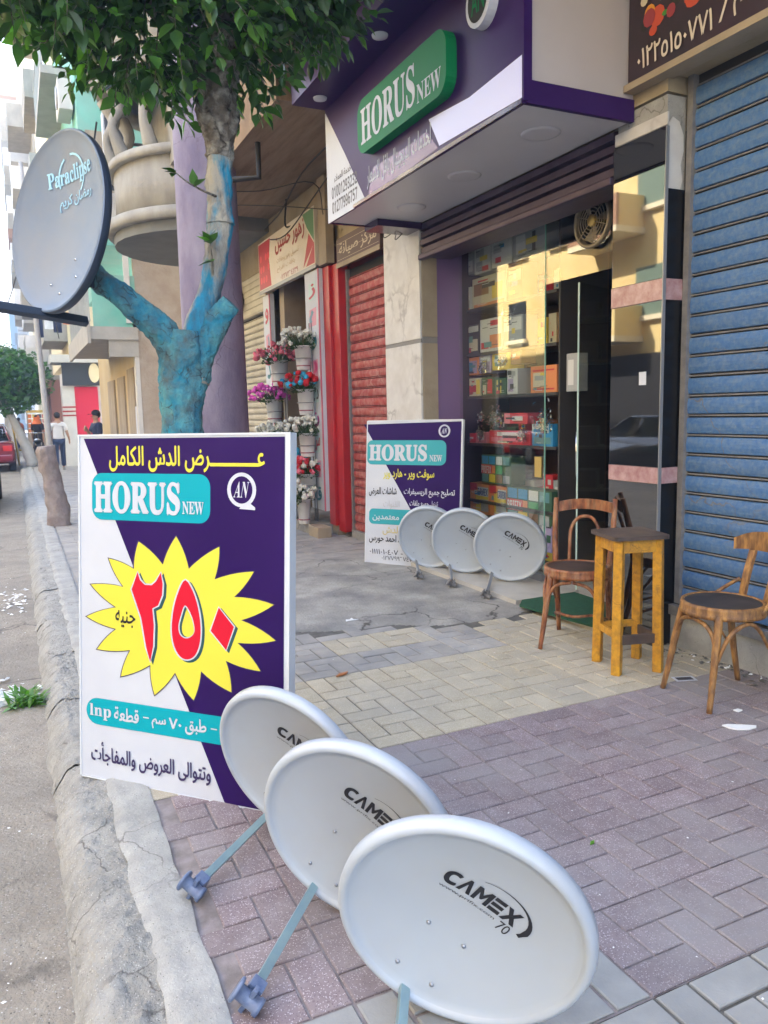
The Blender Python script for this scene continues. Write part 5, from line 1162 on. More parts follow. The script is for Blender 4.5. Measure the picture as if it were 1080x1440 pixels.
def chair(loc, rz, w_, sm, label, kind):
    """front faces local -y; 0.42 m wide bentwood chair"""
    t = empty('chair', loc, rz=rz, label=label, cat='chair'); sh_ = .49; R_ = .205
    def seat_pt(a, r): return (r*math.cos(a)*(1.0), r*math.sin(a)*(1.02 if math.sin(a) < 0 else .93))
    n = 40
    mb = MB(); vs = [(0, 0, sh_+.004)]
    for r, z in ((.12, .004), (.178, .006), (.186, .01)): vs += [(*seat_pt(2*math.pi*k/n, r), sh_+z) for k in range(n)]
    mb.add(vs, [(0, 1+k, 1+(k+1) % n) for k in range(n)]+[(1+i*n+k, 1+i*n+(k+1) % n, 1+(i+1)*n+(k+1) % n, 1+(i+1)*n+k) for i in range(2) for k in range(n)], True); mb.build('seat', sm, t)
    mb = MB(); prof = [(.186, sh_+.008), (.190, sh_+.016), (.203, sh_+.014), (.207, sh_), (.204, sh_-.02), (.209, sh_-.026), (.207, sh_-.045), (.190, sh_-.048), (.186, sh_-.02), (.186, sh_+.008)]
    vs = [(*seat_pt(2*math.pi*k/n, r), z) for r, z in prof for k in range(n)]
    mb.add(vs, [(i*n+k, i*n+(k+1) % n, (i+1)*n+(k+1) % n, (i+1)*n+k) for i in range(len(prof)-1) for k in range(n)], True); mb.build('seat_ring', w_, t)
    for s in (-1, 1):
        MB().tube(curve([(s*.135, -.135, sh_-.02), (s*.155, -.165, .30), (s*.17, -.19, .14), (s*.185, -.215, 0)], 4), lerpl([.020, .019, .016, .0135], 4), 10).build('leg', w_, t)
        # rear leg and back post in one bend
        top = .88 if kind == 1 else .80
        if kind == 1:
            MB().tube(curve([(s*.165, .25, 0), (s*.165, .20, .22), (s*.170, .165, .45), (s*.185, .20, .66), (s*.19, .26, top+.02)], 5), lerpl([.0145, .018, .021, .018, .016], 5), 10).build('leg', w_, t)
        else:
            MB().tube(curve([(s*.16, .24, 0), (s*.155, .19, .25), (s*.15, .16, .46)], 5), lerpl([.014, .018, .02], 5), 10).build('leg', w_, t)
            mb = MB(); P = curve([(s*.085, .175, .44), (s*.09, .205, .58), (s*.095, .25, .73)], 5)
            for k in range(len(P)-1):
                pass
            vs = []
            for k, p in enumerate(P): vs += [p+Vector((-.022, -.008, 0)), p+Vector((.022, -.008, 0)), p+Vector((.022, .008, 0)), p+Vector((-.022, .008, 0))]
            mb.add(vs, [(k*4+q, k*4+(q+1) % 4, (k+1)*4+(q+1) % 4, (k+1)*4+q) for k in range(len(P)-1) for q in range(4)]+[(0, 1, 2, 3)]); mb.build('back_slat', w_, t)
            MB().tube(curve([(s*.19, .06, sh_-.02), (s*.17, .13, sh_+.03), (s*.115, .19, sh_+.09)], 4), .010, 8).build('arm_brace', w_, t)
        # arched braces under the seat
        MB().tube(curve([(s*.165, -.18, .22), (s*.14, -.165, .34), (s*.09, -.17, .405), (s*.0+s*.005, -.18, .43)], 4), lerpl([.006, .011, .011, .011], 4), 8).build('brace', w_, t)
        MB().tube(curve([(s*.165, -.17, .22), (s*.18, -.12, .36), (s*.185, -.03, .425), (s*.185, .05, .40), (s*.17, .16, .24)], 4), lerpl([.006, .011, .011, .011, .006], 4), 8).build('brace', w_, t)
    if kind == 1:
        mb = MB(); P = curve([(-.18, .258, .845), (-.09, .285, .86), (0, .292, .865), (.09, .285, .86), (.18, .258, .845)], 4); vs = []
        for p in P: vs += [p+Vector((0, -.008, -.038)), p+Vector((0, .008, -.038)), p+Vector((0, .008, .03)), p+Vector((0, -.008, .03))]
        m_ = len(P); mb.add(vs, [(k*4+q, k*4+(q+1) % 4, (k+1)*4+(q+1) % 4, (k+1)*4+q) for k in range(m_-1) for q in range(4)]+[(0, 1, 2, 3), (m_*4-4, m_*4-3, m_*4-2, m_*4-1)]); mb.build('top_rail', w_, t)
        MB().tube(curve([(-.085, .175, .46), (-.09, .215, .60), (-.088, .25, .70), (-.05, .27, .765), (0, .275, .78), (.05, .27, .765), (.088, .25, .70), (.09, .215, .60), (.085, .175, .46)], 4), .0115, 10).build('inner_hoop', w_, t)
        MB().tube(curve([(-.16, .18, .12), (-.12, -.05, .20), (0, -.14, .205), (.12, -.05, .20), (.16, .18, .12)], 4), .009, 8).build('brace', w_, t)
    else:
        mb = MB(); P = curve([(-.19, .215, .755), (-.12, .262, .775), (0, .285, .78), (.12, .262, .775), (.19, .215, .755)], 5); vs = []
        hs_ = [.03+.022*math.sin(math.pi*k/(len(P)-1)) for k in range(len(P))]
        for p, h in zip(P, hs_): vs += [p+Vector((0, -.009, -h)), p+Vector((0, .009, -h)), p+Vector((0, .009, h)), p+Vector((0, -.009, h))]
        m_ = len(P); mb.add(vs, [(k*4+q, k*4+(q+1) % 4, (k+1)*4+(q+1) % 4, (k+1)*4+q) for k in range(m_-1) for q in range(4)]+[(0, 1, 2, 3), (m_*4-4, m_*4-3, m_*4-2, m_*4-1)]); mb.build('top_rail', w_, t)
    return t
chair((3.14, 3.80, 0), rad(-50), M['wood'], M['seatdark'], 'reddish brown bentwood chair with carved top rail behind the stool', 1)
chair((3.19, 2.72, 0), rad(-100), M['wood2'], M['seatblack'], 'worn ochre bentwood chair with black seat in front of blue shutter', 2)
# ================================================================== TREE WITH BLUE PAINTED TRUNK
tr = empty('street_tree', (.95, 4.8, 0), label='street tree with blue painted forked trunk and dense dark green crown', cat='tree')
O = Vector((.95, 4.8, 0))
def limb(name, pts, rs, m, n=20, sub=8, disp=.10):
    P = curve(pts, sub); R = lerpl(rs, sub); mb = MB(); mb.tube([p-O for p in P], R, n, True, True)
    for i, v in enumerate(mb.v):
        p = Vector(v); k = i//n; c = P[min(k, len(P)-1)]-O
        d = p-c
        if d.length > 1e-4: mb.v[i] = tuple(c+d*(1+disp*mn.noise(p*6)+disp*.9*(.35-abs(mn.noise(Vector((p.x*17, p.y*17, p.z*5)))))+disp*.45*mn.noise(p*34)+disp*.25*mn.noise(p*80)))
    return mb.build(name, m, tr)
limb('trunk', [(.93, 4.78, -.05), (.93, 4.8, .4), (.92, 4.8, .9), (.925, 4.8, 1.45), (.95, 4.8, 1.85), (.96, 4.8, 2.0)], [.19, .14, .118, .12, .14, .11], M['barkblue'], 64, 26, .17)
limb('branch', [(.95, 4.81, 1.72), (.86, 4.8, 1.95), (.74, 4.8, 2.08), (.62, 4.8, 2.20), (.50, 4.85, 2.29), (.44, 4.92, 2.42), (.40, 4.95, 2.55)], [.10, .09, .078, .068, .062, .055, .05], M['barkblue'], 48, 18, .17)
limb('branch', [(.98, 4.8, 1.7), (1.04, 4.8, 1.98), (1.12, 4.8, 2.2), (1.18, 4.8, 2.45), (1.22, 4.8, 2.7)], [.11, .085, .072, .072, .075], M['barkmix'], 48, 18, .17)
limb('branch', [(1.215, 4.8, 2.64), (1.215, 4.8, 2.8), (1.228, 4.8, 3.0), (1.235, 4.8, 3.07)], [.08, .074, .074, .08], M['barkmix'], 48, 18, disp=.25)
limb('branch', [(1.228, 4.8, 3.02), (1.235, 4.8, 3.1), (1.24, 4.8, 3.22), (1.22, 4.78, 3.35), (1.3, 4.7, 3.7), (1.4, 4.6, 4.2)], [.078, .082, .105, .11, .08, .05], M['bark'], 48, 18, disp=.28)
limb('branch', [(1.20, 4.78, 3.3), (1.0, 4.7, 3.6), (.7, 4.6, 3.85), (.3, 4.5, 4.1)], [.06, .05, .04, .03], M['bark'])
limb('stub', [(1.0, 4.79, 1.72), (1.09, 4.75, 1.95), (1.16, 4.72, 2.08), (1.23, 4.68, 2.16)], [.09, .072, .075, .06], M['barkblue'], 48, 18, disp=.25)
limb('twig', [(1.22, 4.75, 2.78), (1.1, 4.7, 2.80), (1.0, 4.66, 2.83), (.93, 4.62, 2.86)], [.008, .006, .005, .003], M['bark'], 6)
limb('twig', [(1.14, 4.75, 2.28), (1.13, 4.7, 2.4), (1.12, 4.68, 2.5)], [.008, .006, .003], M['bark'], 6)

rr = random.Random(11)
def leaf_mesh(name, m, L=.10, Wd=.024):
    mb = MB(); r0 = [(0, 0, 0), (Wd, L*.3, .006), (Wd*1.05, L*.55, .004), (0, L, -.012), (-Wd*1.05, L*.55, .004), (-Wd, L*.3, .006), (0, L*.3, -.003), (0, L*.6, -.006)]
    mb.add(r0, [(0, 1, 6), (1, 2, 7, 6), (2, 3, 7), (0, 6, 5), (6, 7, 4, 5), (7, 3, 4)], True)
    me = bpy.data.meshes.new(name); me.from_pydata(mb.v, [], mb.f); me.materials.append(m); me.update(); return me
LM = [leaf_mesh('leaf', M['leaf']), leaf_mesh('leaf', M['leaf'], .078, .025), leaf_mesh('leaf', M['leafbright'], .105, .027)]
blobs = [((.95, 4.6, 4.05), (.75, .6, .62), 9), ((.45, 4.5, 4.08), (.5, .55, .52), 6.5), ((1.5, 4.6, 4.2), (.5, .5, .5), 6), ((1.15, 4.3, 4.35), (.8, .5, .5), 6), ((1.75, 4.8, 4.35), (.35, .4, .5), 3.5), ((.12, 4.85, 4.2), (.32, .45, .45), 3), ((1.62, 4.5, 4.1), (.28, .3, .4), 2.4), ((.12, 4.6, 3.85), (.2, .3, .28), 1.2), ((1.86, 4.6, 3.98), (.13, .16, .2), 1.2), ((1.3, 4.75, 3.68), (.28, .3, .22), 2.2), ((.75, 4.75, 3.62), (.4, .35, .25), 3.2)]
tw = []
for (c, r, wgt) in blobs:
    for _ in range(int(wgt*27)):
        while True:
            p = Vector((rr.uniform(-1, 1), rr.uniform(-1, 1), rr.uniform(-1, 1)))
            if .35 < p.length <= 1: break
        q = Vector((c[0]+p.x*r[0], c[1]+p.y*r[1], c[2]+p.z*r[2]))
        if mn.noise(q*2.6) > .28: continue
        d = Vector((p.x, p.y, p.z*.6-.35)).normalized(); tw.append((q, d))
leaves = []
mbt = MB()
for q, d in tw:
    L = rr.uniform(.14, .3); mbt.tube([q-O-d*L*.3, q-O+d*L*.4, q-O+d*L*.9+Vector((0, 0, -.03))], [.004, .003, .0015], 4, False)
    n = rr.randint(7, 12)
    for k in range(n):
        t = k/n; p = q+d*L*t+Vector((0, 0, -.03*t*t)); a = k*2.4+rr.uniform(-.4, .4)
        s = d.cross(Vector((0, 0, 1))); s = s.normalized() if s.length > .05 else Vector((1, 0, 0)); u = s.cross(d)
        out = (d*.55+(s*math.cos(a)+u*math.sin(a))*.8+Vector((0, 0, -.1))).normalized()
        if k == n-1: out = d
        leaves.append((p, out, rr.uniform(.55, 1.35), rr.uniform(-.9, .9)))
for p0, dd, n in (((.93, 4.62, 2.86), (-.8, -.3, .1), 3), ((1.04, 4.68, 2.81), (-.2, -.3, .6), 2), ((1.12, 4.68, 2.5), (-.1, -.2, .9), 6), ((1.13, 4.69, 2.4), (-.5, -.3, -.2), 3)):
    for k in range(n): leaves.append((Vector(p0), (Vector(dd)+Vector((rr.gauss(0, .45), rr.gauss(0, .3), rr.gauss(0, .45)))).normalized(), 1, 0))
leaves.sort(key=lambda l: (l[0]-CAM).length-.5*(4.2-l[0].z) if False else (l[0]-CAM).length*1.0+max(0, abs((l[0]-CAM).normalized().dot(UP)-.55)-.15)*6)
def lmx(l):
    p, o, s, tw_ = l; y = o; x = y.cross(Vector((0, 0, 1))); x = x.normalized() if x.length > .05 else Vector((1, 0, 0)); z = x.cross(y)
    x2 = x*math.cos(tw_)+z*math.sin(tw_); z2 = x2.cross(y)
    A = (Matrix((x2, y, z2)).transposed()*1.0).to_4x4(); A = A @ Matrix.Scale(s, 4); A.translation = p-O; return A
for l in leaves[:290]:
    o = meshobj('leaf', LM[2] if rr.random() < .22 else LM[rr.randint(0, 1)], tr); o.matrix_basis = lmx(l)
big = {0: MB(), 2: MB()}
base = [v.co.copy() for v in LM[0].vertices]; bf = [tuple(p.vertices) for p in LM[0].polygons]
shades = [mat('ficus leaf %d' % k, c1, .36, c2, 9, transl=.25) for k, (c1, c2) in enumerate((((.014, .045, .012), (.03, .08, .018)), ((.028, .085, .018), (.055, .14, .026)), ((.05, .14, .026), (.08, .20, .035)), ((.16, .38, .045), (.10, .28, .035))))]
mb = MB()
for l in leaves[290:]:
    A = lmx(l); mb.m = rr.choices((0, 1, 2, 3), (4, 5, 2.4, 1.0 if l[0].z < 3.9 else .4))[0]; mb.add([A @ v for v in base], bf, True)
me = bpy.data.meshes.new('foliage'); me.from_pydata(mb.v, [], mb.f)
for m_ in shades: me.materials.append(m_)
me.polygons.foreach_set('material_index', mb.mi); me.polygons.foreach_set('use_smooth', mb.sm); me.update()
o = meshobj('foliage', me, tr); o['kind'] = 'stuff'
mbt.build('twigs', M['bark'], tr, kind='stuff')

# old dish hung on the branch
def old_dish():
    c = Vector((.285, 4.72, 2.57)); az = 188+53; el = 9
    n_ = Vector((math.cos(rad(el))*math.sin(rad(az)), math.cos(rad(el))*math.cos(rad(az)), math.sin(rad(el)))); e1 = Vector((0, 0, 1)).cross(n_).normalized(); e2 = n_.cross(e1); ro = rad(-3)
    R3 = Matrix((e1*math.cos(ro)-e2*math.sin(ro), e2*math.cos(ro)+e1*math.sin(ro), n_)).transposed()
    t = empty('satellite_dish', c, label='large weathered blue grey dish mounted high on the tree branch', cat='satellite dish'); t.rotation_euler = R3.to_euler()
    W, H, D, n = .44, .50, .075, 72
    prof = [(i/12*.97, -D*(1-(i/12)**2)) for i in range(1, 13)]+[(.985, .006), (1, .0)]
    mb = MB(); vs = [(0, 0, -D)]
    for r, z in prof: vs += [(W*r*math.cos(2*math.pi*k/n), H*r*math.sin(2*math.pi*k/n), z) for k in range(n)]
    mb.add(vs, [(0, 1+k, 1+(k+1) % n) for k in range(n)]+[(1+i*n+k, 1+i*n+(k+1) % n, 1+(i+1)*n+(k+1) % n, 1+(i+1)*n+k) for i in range(len(prof)-1) for k in range(n)], True); mb.build('reflector', M['olddish'], t)
    mb = MB(); pr = [(1.001, .0), (1.008, -.012), (1.0, -.045), (.97, -.05), (.6, -D-.03), (0.01, -D-.04)]
    vs = [(W*r*math.cos(2*math.pi*k/n), H*r*math.sin(2*math.pi*k/n), z) for r, z in pr for k in range(n)]
    mb.add(vs, [(i*n+k, i*n+(k+1) % n, (i+1)*n+(k+1) % n, (i+1)*n+k) for i in range(len(pr)-1) for k in range(n)], True); mb.build('rim', M['oldrim'], t)
    def surf(x, y, k=0): return (x, y, -D*(1-((x/W)**2+(y/H)**2)/.94)+.004+.0004*k)
    txt(t, serif('Paraclipse'), (-.16, .20, .27, .31), M['paleblue'], .02, fn=surf); txt(t, shape_ar('رمضان كريم'), (-.07, .08, .26, .165), M['paleblue'], .01, fn=surf)
    for k in range(18):
        a, b = rad(200-14*k), rad(200-14*(k+1)); f = lambda q, rr_: (.06+(.13*rr_)*math.cos(q), .25+(.12*rr_)*math.sin(q))
        if 5 < k < 8: continue
        flat(t, [f(a, 1), f(a, .9), f(b, .9), f(b, 1)], M['paleblue'], fn=surf, name='swoosh')
    for x, y in ((.12, -.22), (-.08, -.33), (.03, -.40), (.17, -.33)): MB().lathe([(0, .004), (.007, .003), (.008, -.003)], 8, Matrix.Translation(surf(x, y))).build('bolt', M['chrome'], t)
    inv = R3.transposed(); f = lambda p: inv @ (Vector(p)-c)
    a, b = f((.42, 4.86, 2.05)), f((-.35, 4.55, 2.13)); A = (b-a).to_track_quat('Z', 'Y').to_matrix().to_4x4(); A.translation = a
    mb = MB(); mb.bbox(-.025, .025, -.02, .02, 0, (b-a).length, .004, A); mb.build('feed_arm', M['oldrim'], t)
    mb = MB(); mb.tube([f((.4, 4.92, 2.3)), f((.47, 4.8, 2.26))], .03, 8); mb.bbox(-.06, .06, -.06, .06, -D-.10, -D-.03, .01); mb.build('mount', M['oldrim'], t)
    return t
old_dish()

# ================================================================== BUILDINGS UP THE STREET
def bldg(name, label, loc=(0, 0, 0), cat='building'): return empty(name, loc, label=label, cat=cat)
def part(t, name, x0, x1, y0, y1, z0, z1, m):
    l = t.location; return MB().box(x0-l.x, x1-l.x, y0-l.y, y1-l.y, z0-l.z, z1-l.z).build(name, m, t)
def railing(t, x, y0, y1, z0, z1, n, m=None):
    l = t.location; mb = MB()
    for k in range(n+1):
        y = y0+(y1-y0)*k/n; mb.box(x-.012-l.x, x+.012-l.x, y-.012-l.y, y+.012-l.y, z0-l.z, z1-l.z)
    for z in (z0, z1): mb.box(x-.02-l.x, x+.02-l.x, y0-l.y, y1-l.y, z-.02-l.z, z+.02-l.z)
    return mb.build('railing', m or M['pole'], t)
B = bldg('apartment_building', 'turquoise building with rough beige ground floor and concrete balcony beyond the round balcony', (2.3, 16, 0))
part(B, 'side_wall', 2.3, 8, 16, 16.2, 0, 4.9, M['roughwall']); part(B, 'corner_strip', 2.22, 2.299, 15.98, 16.2, 0, 3.3, M['pillarwhite'])
part(B, 'front_wall', 2.3, 2.5, 16.2, 24, 0, 3.2, M['ochre'])
part(B, 'upper_mass', 2.3, 8, 16.01, 26, 4.9, 13, M['turq']) 
part(B, 'bay', 1.46, 2.299, 16.0, 21.0, 4.75, 12, M['turq'])
part(B, 'balcony_slab', 1.42, 2.298, 15.9, 21.3, 2.98, 3.22, M['balconygrey']); part(B, 'slab_lip', 1.36, 1.419, 15.85, 21.3, 2.9, 3.3, M['balconygrey'])
part(B, 'balcony_beam', 1.75, 2.298, 15.95, 16.12, 2.66, 2.979, M['balconygrey'])
part(B, 'parapet', 1.50, 2.298, 15.98, 16.06, 3.221, 4.2, M['turq']); railing(B, 1.43, 16, 21.2, 3.35, 4.15, 16)
part(B, 'door', 2.26, 2.299, 16.7, 17.7, .1, 2.5, M['oldwood']); part(B, 'door', 2.26, 2.299, 18.3, 19.5, .1, 2.4, M['oldwood']); part(B, 'door', 2.26, 2.299, 20.2, 21.6, .1, 2.4, M['oldwood'])
part(B, 'notice', 2.25, 2.298, 16.25, 16.62, .2, 1.7, M['signwhite'])
for k in range(4): part(B, 'window', 1.58, 2.1, 15.96, 15.999, 5.6+k*1.9, 6.8+k*1.9, M['oldwood'])
for k in range(3): part(B, 'window', 1.43, 1.459, 17+k*1.4, 17.9+k*1.4, 5.6, 6.9, M['darkglass'])
part(B, 'gutter_pipe', 2.1, 2.2, 15.9, 15.99, 3.3, 8, M['pillarwhite'])
bx = empty('hanging_lightbox', (1.95, 14.9, 6.1), label='dark projecting lightbox sign with white face edge beside the round balcony', cat='sign')
MB().bbox(-.16, .16, -.12, .12, -.6, .65, .02).build('case', M['shopdark'], bx); MB().box(-.185, -.161, -.12, .12, -.6, .65).build('face', M['signwhite'], bx); MB().tube([(.16, 0, .2), (1.4, 0, .2)], .03, 6).build('bracket', M['wire'], bx)
Cc = bldg('corner_shop', 'shop with bright red panel, dark sign and white pillar beyond the wooden doors', (1.6, 26, 0))
part(Cc, 'red_panel', 1.73, 2.42, 26.0, 26.1, .3, 2.45, M['shopred']); part(Cc, 'wall', 1.75, 8, 26.1, 34, 0, 3.2, M['pillarwhite']); part(Cc, 'pillar', 1.36, 1.729, 25.9, 26.3, 0, 2.47, M['pillarwhite'])
for k in range(3): part(Cc, 'pillar_band', 1.35, 1.7285, 25.88, 26.31, 1.55+k*.13, 1.59+k*.13, M['redpaint'])
part(Cc, 'sign_board', 1.40, 2.5, 25.7, 25.89, 2.48, 3.16, M['shopdark']); part(Cc, 'canopy_slab', 1.1, 2.6, 25.5, 27, 3.17, 3.4, M['pillarwhite'])
lg = MB(); q_ = ell(0, 0, .16, .3, 16); lg.prism(q_, -.02, 0, 'y'); o = lg.build('sign_logo', M['creamhouse'], Cc, (.72, -.31, 2.86))
part(Cc, 'upper_mass', 1.7, 8, 26.6, 38, 3.41, 15, M['creamhouse'])
for k in range(5):
    part(Cc, 'balcony', 1.0, 1.699, 26.7, 30, 3.9+k*2.4, 4.7+k*2.4, (M['balconygrey'], M['plaster'])[k % 2]); part(Cc, 'window', 1.66, 1.699, 27.2, 28.4, 5.0+k*2.4, 6.1+k*2.4, M['darkglass'])
    part(Cc, 'window', 1.85, 2.25, 26.56, 26.599, 4.2+k*2.2, 5.4+k*2.2, M['oldwood'])
ld = empty('laundry', (.95, 25.6, 4.15), label='dark blue and white laundry hanging from a balcony rail', cat='laundry')
MB().tube([(-.5, 0, .5), (1.0, 0, .5)], .012, 5).build('line', M['wire'], ld)
for k, (x, m_, h) in enumerate(((-.1, M['navycloth'], .75), (.18, M['tshirt'], .5), (.42, M['navycloth'], .6), (.7, M['orangecloth'], .35))):
    mb = MB(); vs = []; 
    for j in range(7):
        for i in range(5): vs.append((x-.12+.06*i, .05*math.sin(i*1.7+j*.6), .5-h*j/6))
    mb.add(vs, [(j*5+i, j*5+i+1, (j+1)*5+i+1, (j+1)*5+i) for j in range(6) for i in range(4)], True); mb.build('garment', m_, ld)
Dd = bldg('apartment_building', 'brownish shaded building with awning far beyond the red shop panel', (1.3, 40, 0))
part(Dd, 'wall', 1.7, 9, 40, 52, 3.3, 17, M['plaster']); part(Dd, 'ground_floor', 1.6, 9, 40, 52, 0, 3.29, mat('maroon shade wall', (.25, .12, .10), .9))
part(Dd, 'awning', .6, 1.59, 39.8, 44, 2.9, 3.1, M['brownband'])
for k in range(5):
    part(Dd, 'balcony', .7, 1.699, 40.2, 44, 3.8+k*2.7, 4.8+k*2.7, (M['pillarwhite'], M['plaster'], M['balconygrey'])[k % 3]); part(Dd, 'balcony', .8, 1.699, 45.5, 50, 3.8+k*2.7, 4.8+k*2.7, M['pillarwhite'])
    part(Dd, 'window', 1.95, 2.8, 39.95, 39.999, 4.4+k*2.6, 5.9+k*2.6, M['darkglass'])
Ee = bldg('apartment_building', 'pale many storeyed building with stacked balconies in the hazy street distance', (1.5, 58, 0))
part(Ee, 'wall', 1.9, 12, 58, 74, 0, 26, M['creamhouse'])
for k in range(8):
    part(Ee, 'balcony', .6, 1.899, 58.3, 63, 3+k*3, 4.1+k*3, M['pillarwhite']); part(Ee, 'balcony', .6, 1.899, 66, 71, 3+k*3, 4.1+k*3, M['brownband'] if k % 3 == 1 else M['plaster']); part(Ee, 'window', 2.2, 3.6, 57.95, 57.999, 4+k*3, 5.6+k*3, M['farwin'])
for (x, y, w_, d_, h, lab) in ((1.9, 84, 9, 14, 38, 'tall white tower block fading into the haze at the street end'), (.3, 112, 1.9, 4, 15.5, 'slender pale blue block low in the far haze'), (3.5, 104, 10, 12, 60, 'highest hazy tower block behind the other far buildings'), (-12, 190, 30, 12, 12, 'low pale buildings closing the street in the far haze')):
    T = bldg('tower_block', lab, (x, y, 0)); m_ = M['farwhite'] if w_ != 1.9 else mat('pale blue tower', (.35, .5, .6), .9)
    part(T, 'body', x, x+w_, y, y+d_, 0, h, m_)
    nx_ = max(1, int(w_/2.4)); 
    for k in range(int(h/3.2)):
        for j in range(nx_):
            part(T, 'window', x+.5+j*2.4, x+min(1.7, w_-.4)+j*2.4, y-.05, y-.001, 1.4+k*3.2, 2.9+k*3.2, M['farwin'])
        if w_ in (9, 10):
            for j in range(3): part(T, 'balcony', x-.9, x-.001, y+.6+j*4.2, y+3.2+j*4.2, 1+k*3.2, 2.1+k*3.2, M['farwhite'])

# air conditioners, shutters and slack cables on the fronts up the street
for (x, y, z, w_, lab) in ((1.30, 16.6, 7.2, .25, 'air conditioner on the turquoise bay above the railing'), (2.0, 15.75, 5.0, .3, 'air conditioner on the side wall above the concrete balcony'), (1.45, 26.4, 5.6, .3, 'air conditioner over the dark sign of the corner shop'), (1.5, 30.6, 8.0, .3, 'air conditioner high on the cream front past the corner shop'), (1.5, 40.0, 6.2, .3, 'air conditioner on the shaded far front near the awning')):
    ac = empty('air_conditioner', (x, y, z), label=lab, cat='air conditioner'); MB().bbox(-w_/2, w_/2, -.4, .4, 0, .55, .02).build('case', M['pillarwhite'], ac)
    MB().lathe([(.02, 0), (.2, 0), (.2, .02), (.02, .02)], 20, Matrix.Translation((-w_/2-.001, -.08, .28)) @ Matrix.Rotation(rad(-90), 4, 'Y')).build('fan_grille', M['steel'], ac)
for k, (a, b, sag) in enumerate((((.9, 15.6, 5.2), (.6, 27, 5.9), .5), ((1.3, 15.8, 4.7), (.9, 26, 4.6), .35), ((.5, 12.1, 4.6), (1.4, 25.8, 3.9), .3), ((.5, 12.1, 4.7), (-.6, 40, 6.5), .9), ((1.35, 12.0, 5.6), (1.4, 16, 5.8), .25))):
    a, b = Vector(a), Vector(b); cable('cable', [a.lerp(b, t/6)-Vector((0, 0, sag*4*(t/6)*(1-t/6))) for t in range(7)], .014, ('slack cable from the round balcony to the corner shop', 'lower cable strung along the turquoise balcony front', 'cable from the thin pole down to the corner shop sign', 'long cable from the thin pole across towards the far trees', 'short cable between round balcony and turquoise bay')[k])
for k in range(3): part(B, 'shutter', 1.44, 1.458, 17.95+k*1.4, 18.3+k*1.4, 5.55, 6.95, M['oldwood'])
part(B, 'balcony_slab', .95, 1.459, 17.0, 20.8, 5.1, 5.25, M['balconygrey']); railing(B, .98, 17.05, 20.75, 5.3, 6.1, 14)
part(B, 'balcony_slab', .95, 1.459, 17.0, 20.8, 8.1, 8.25, M['balconygrey']); railing(B, .98, 17.05, 20.75, 8.3, 9.1, 14)
railing(Cc, 1.0, 26.7, 30, 4.75, 5.1, 14); railing(Dd, .7, 40.2, 44, 4.85, 5.3, 14)

# opposite side of the street (seen in the glass and in the polished granite)
def opposite(y0, y1, h, m, label, seed, bal=True):
    r_ = random.Random(seed); t = bldg('apartment_building', label, (-10, y0, 0)); part(t, 'wall', -20, -10, y0, y1, 0, h, m)
    part(t, 'cornice', -9.999, -9.7, y0, y1, h-.5, h, M['creamhouse']); part(t, 'ground_floor', -9.999, -9.9, y0, y1, 0, 3.0, M['darkroom'])
    f = 0; z = 3.4
    while z < h-2.6:
        y = y0+.8
        while y < y1-2:
            part(t, 'window', -9.999, -9.96, y, y+1.1, z+.7, z+2.1, M['darkglass'] if r_.random() < .5 else M['shuttergreen']); part(t, 'window_sill', -9.999, -9.85, y-.1, y+1.2, z+.55, z+.69, M['creamhouse'])
            y += 2.6
        if bal:
            yb_ = y0+1.6
            while yb_ < y1-3.5:
                part(t, 'balcony', -9.999, -8.9, yb_, yb_+3.2, z-.05, z+.12, M['creamhouse']); part(t, 'balcony_parapet', -9.0, -8.9, yb_, yb_+3.2, z+.121, z+1.0, M['brownband'] if (f+int(yb_)) % 3 == 0 else m); part(t, 'balcony_parapet', -9.95, -9.001, yb_, yb_+.1, z+.121, z+1.0, m)
                yb_ += 6.1
        z += 3.1; f += 1
opposite(4, 16, 11, M['creamhouse'], 'cream apartment building across the street, reflected in the glass', 1)
opposite(16.1, 27, 9.5, M['yellowhouse'], 'yellow apartment building across the street, reflected in the black pillar', 2)
opposite(27.1, 42, 13, M['creamhouse'], 'second cream apartment building farther along the opposite side', 3)
opposite(42.1, 60, 10, M['yellowhouse'], 'second yellow apartment building farther along the opposite side', 4)
opposite(-14, 3.9, 12, M['yellowhouse'], 'yellow apartment building opposite the chairs behind the photographer', 5)

# ================================================================== TRUNKS, POLE, FAR TREES
sp = empty('lamp_pole', (.43, 11.9, 0), label='thin grey pole rising from behind the thick bare trunk', cat='pole')
MB().tube([(.03, .2, 0), (-.02, .2, 1.5), (-.07, .25, 3.4), (-.09, .25, 5)], [.05, .045, .035, .03], 10).build('shaft', M['pole'], sp)
MB().tube([(-.07, .25, 3.35), (.2, .25, 3.2)], .02, 6).build('bracket', M['pole'], sp)
stp = empty('cut_tree', (.44, 11.7, 0), label='thick bare pinkish trunk standing at the kerb with its top cut', cat='tree trunk')
mb = MB(); P = curve([(.03, 0, -.05), (.0, 0, .4), (-.06, 0, .8), (-.09, 0, 1.12)], 6); mb.tube(P, lerpl([.17, .135, .128, .13], 6), 32)
for i, v in enumerate(mb.v):
    p = Vector(v); mb.v[i] = tuple(p+Vector((p.x, p.y, 0))*(.25*mn.noise(p*7)+.12*mn.noise(p*20)))
mb.build('trunk', M['stump'], stp)
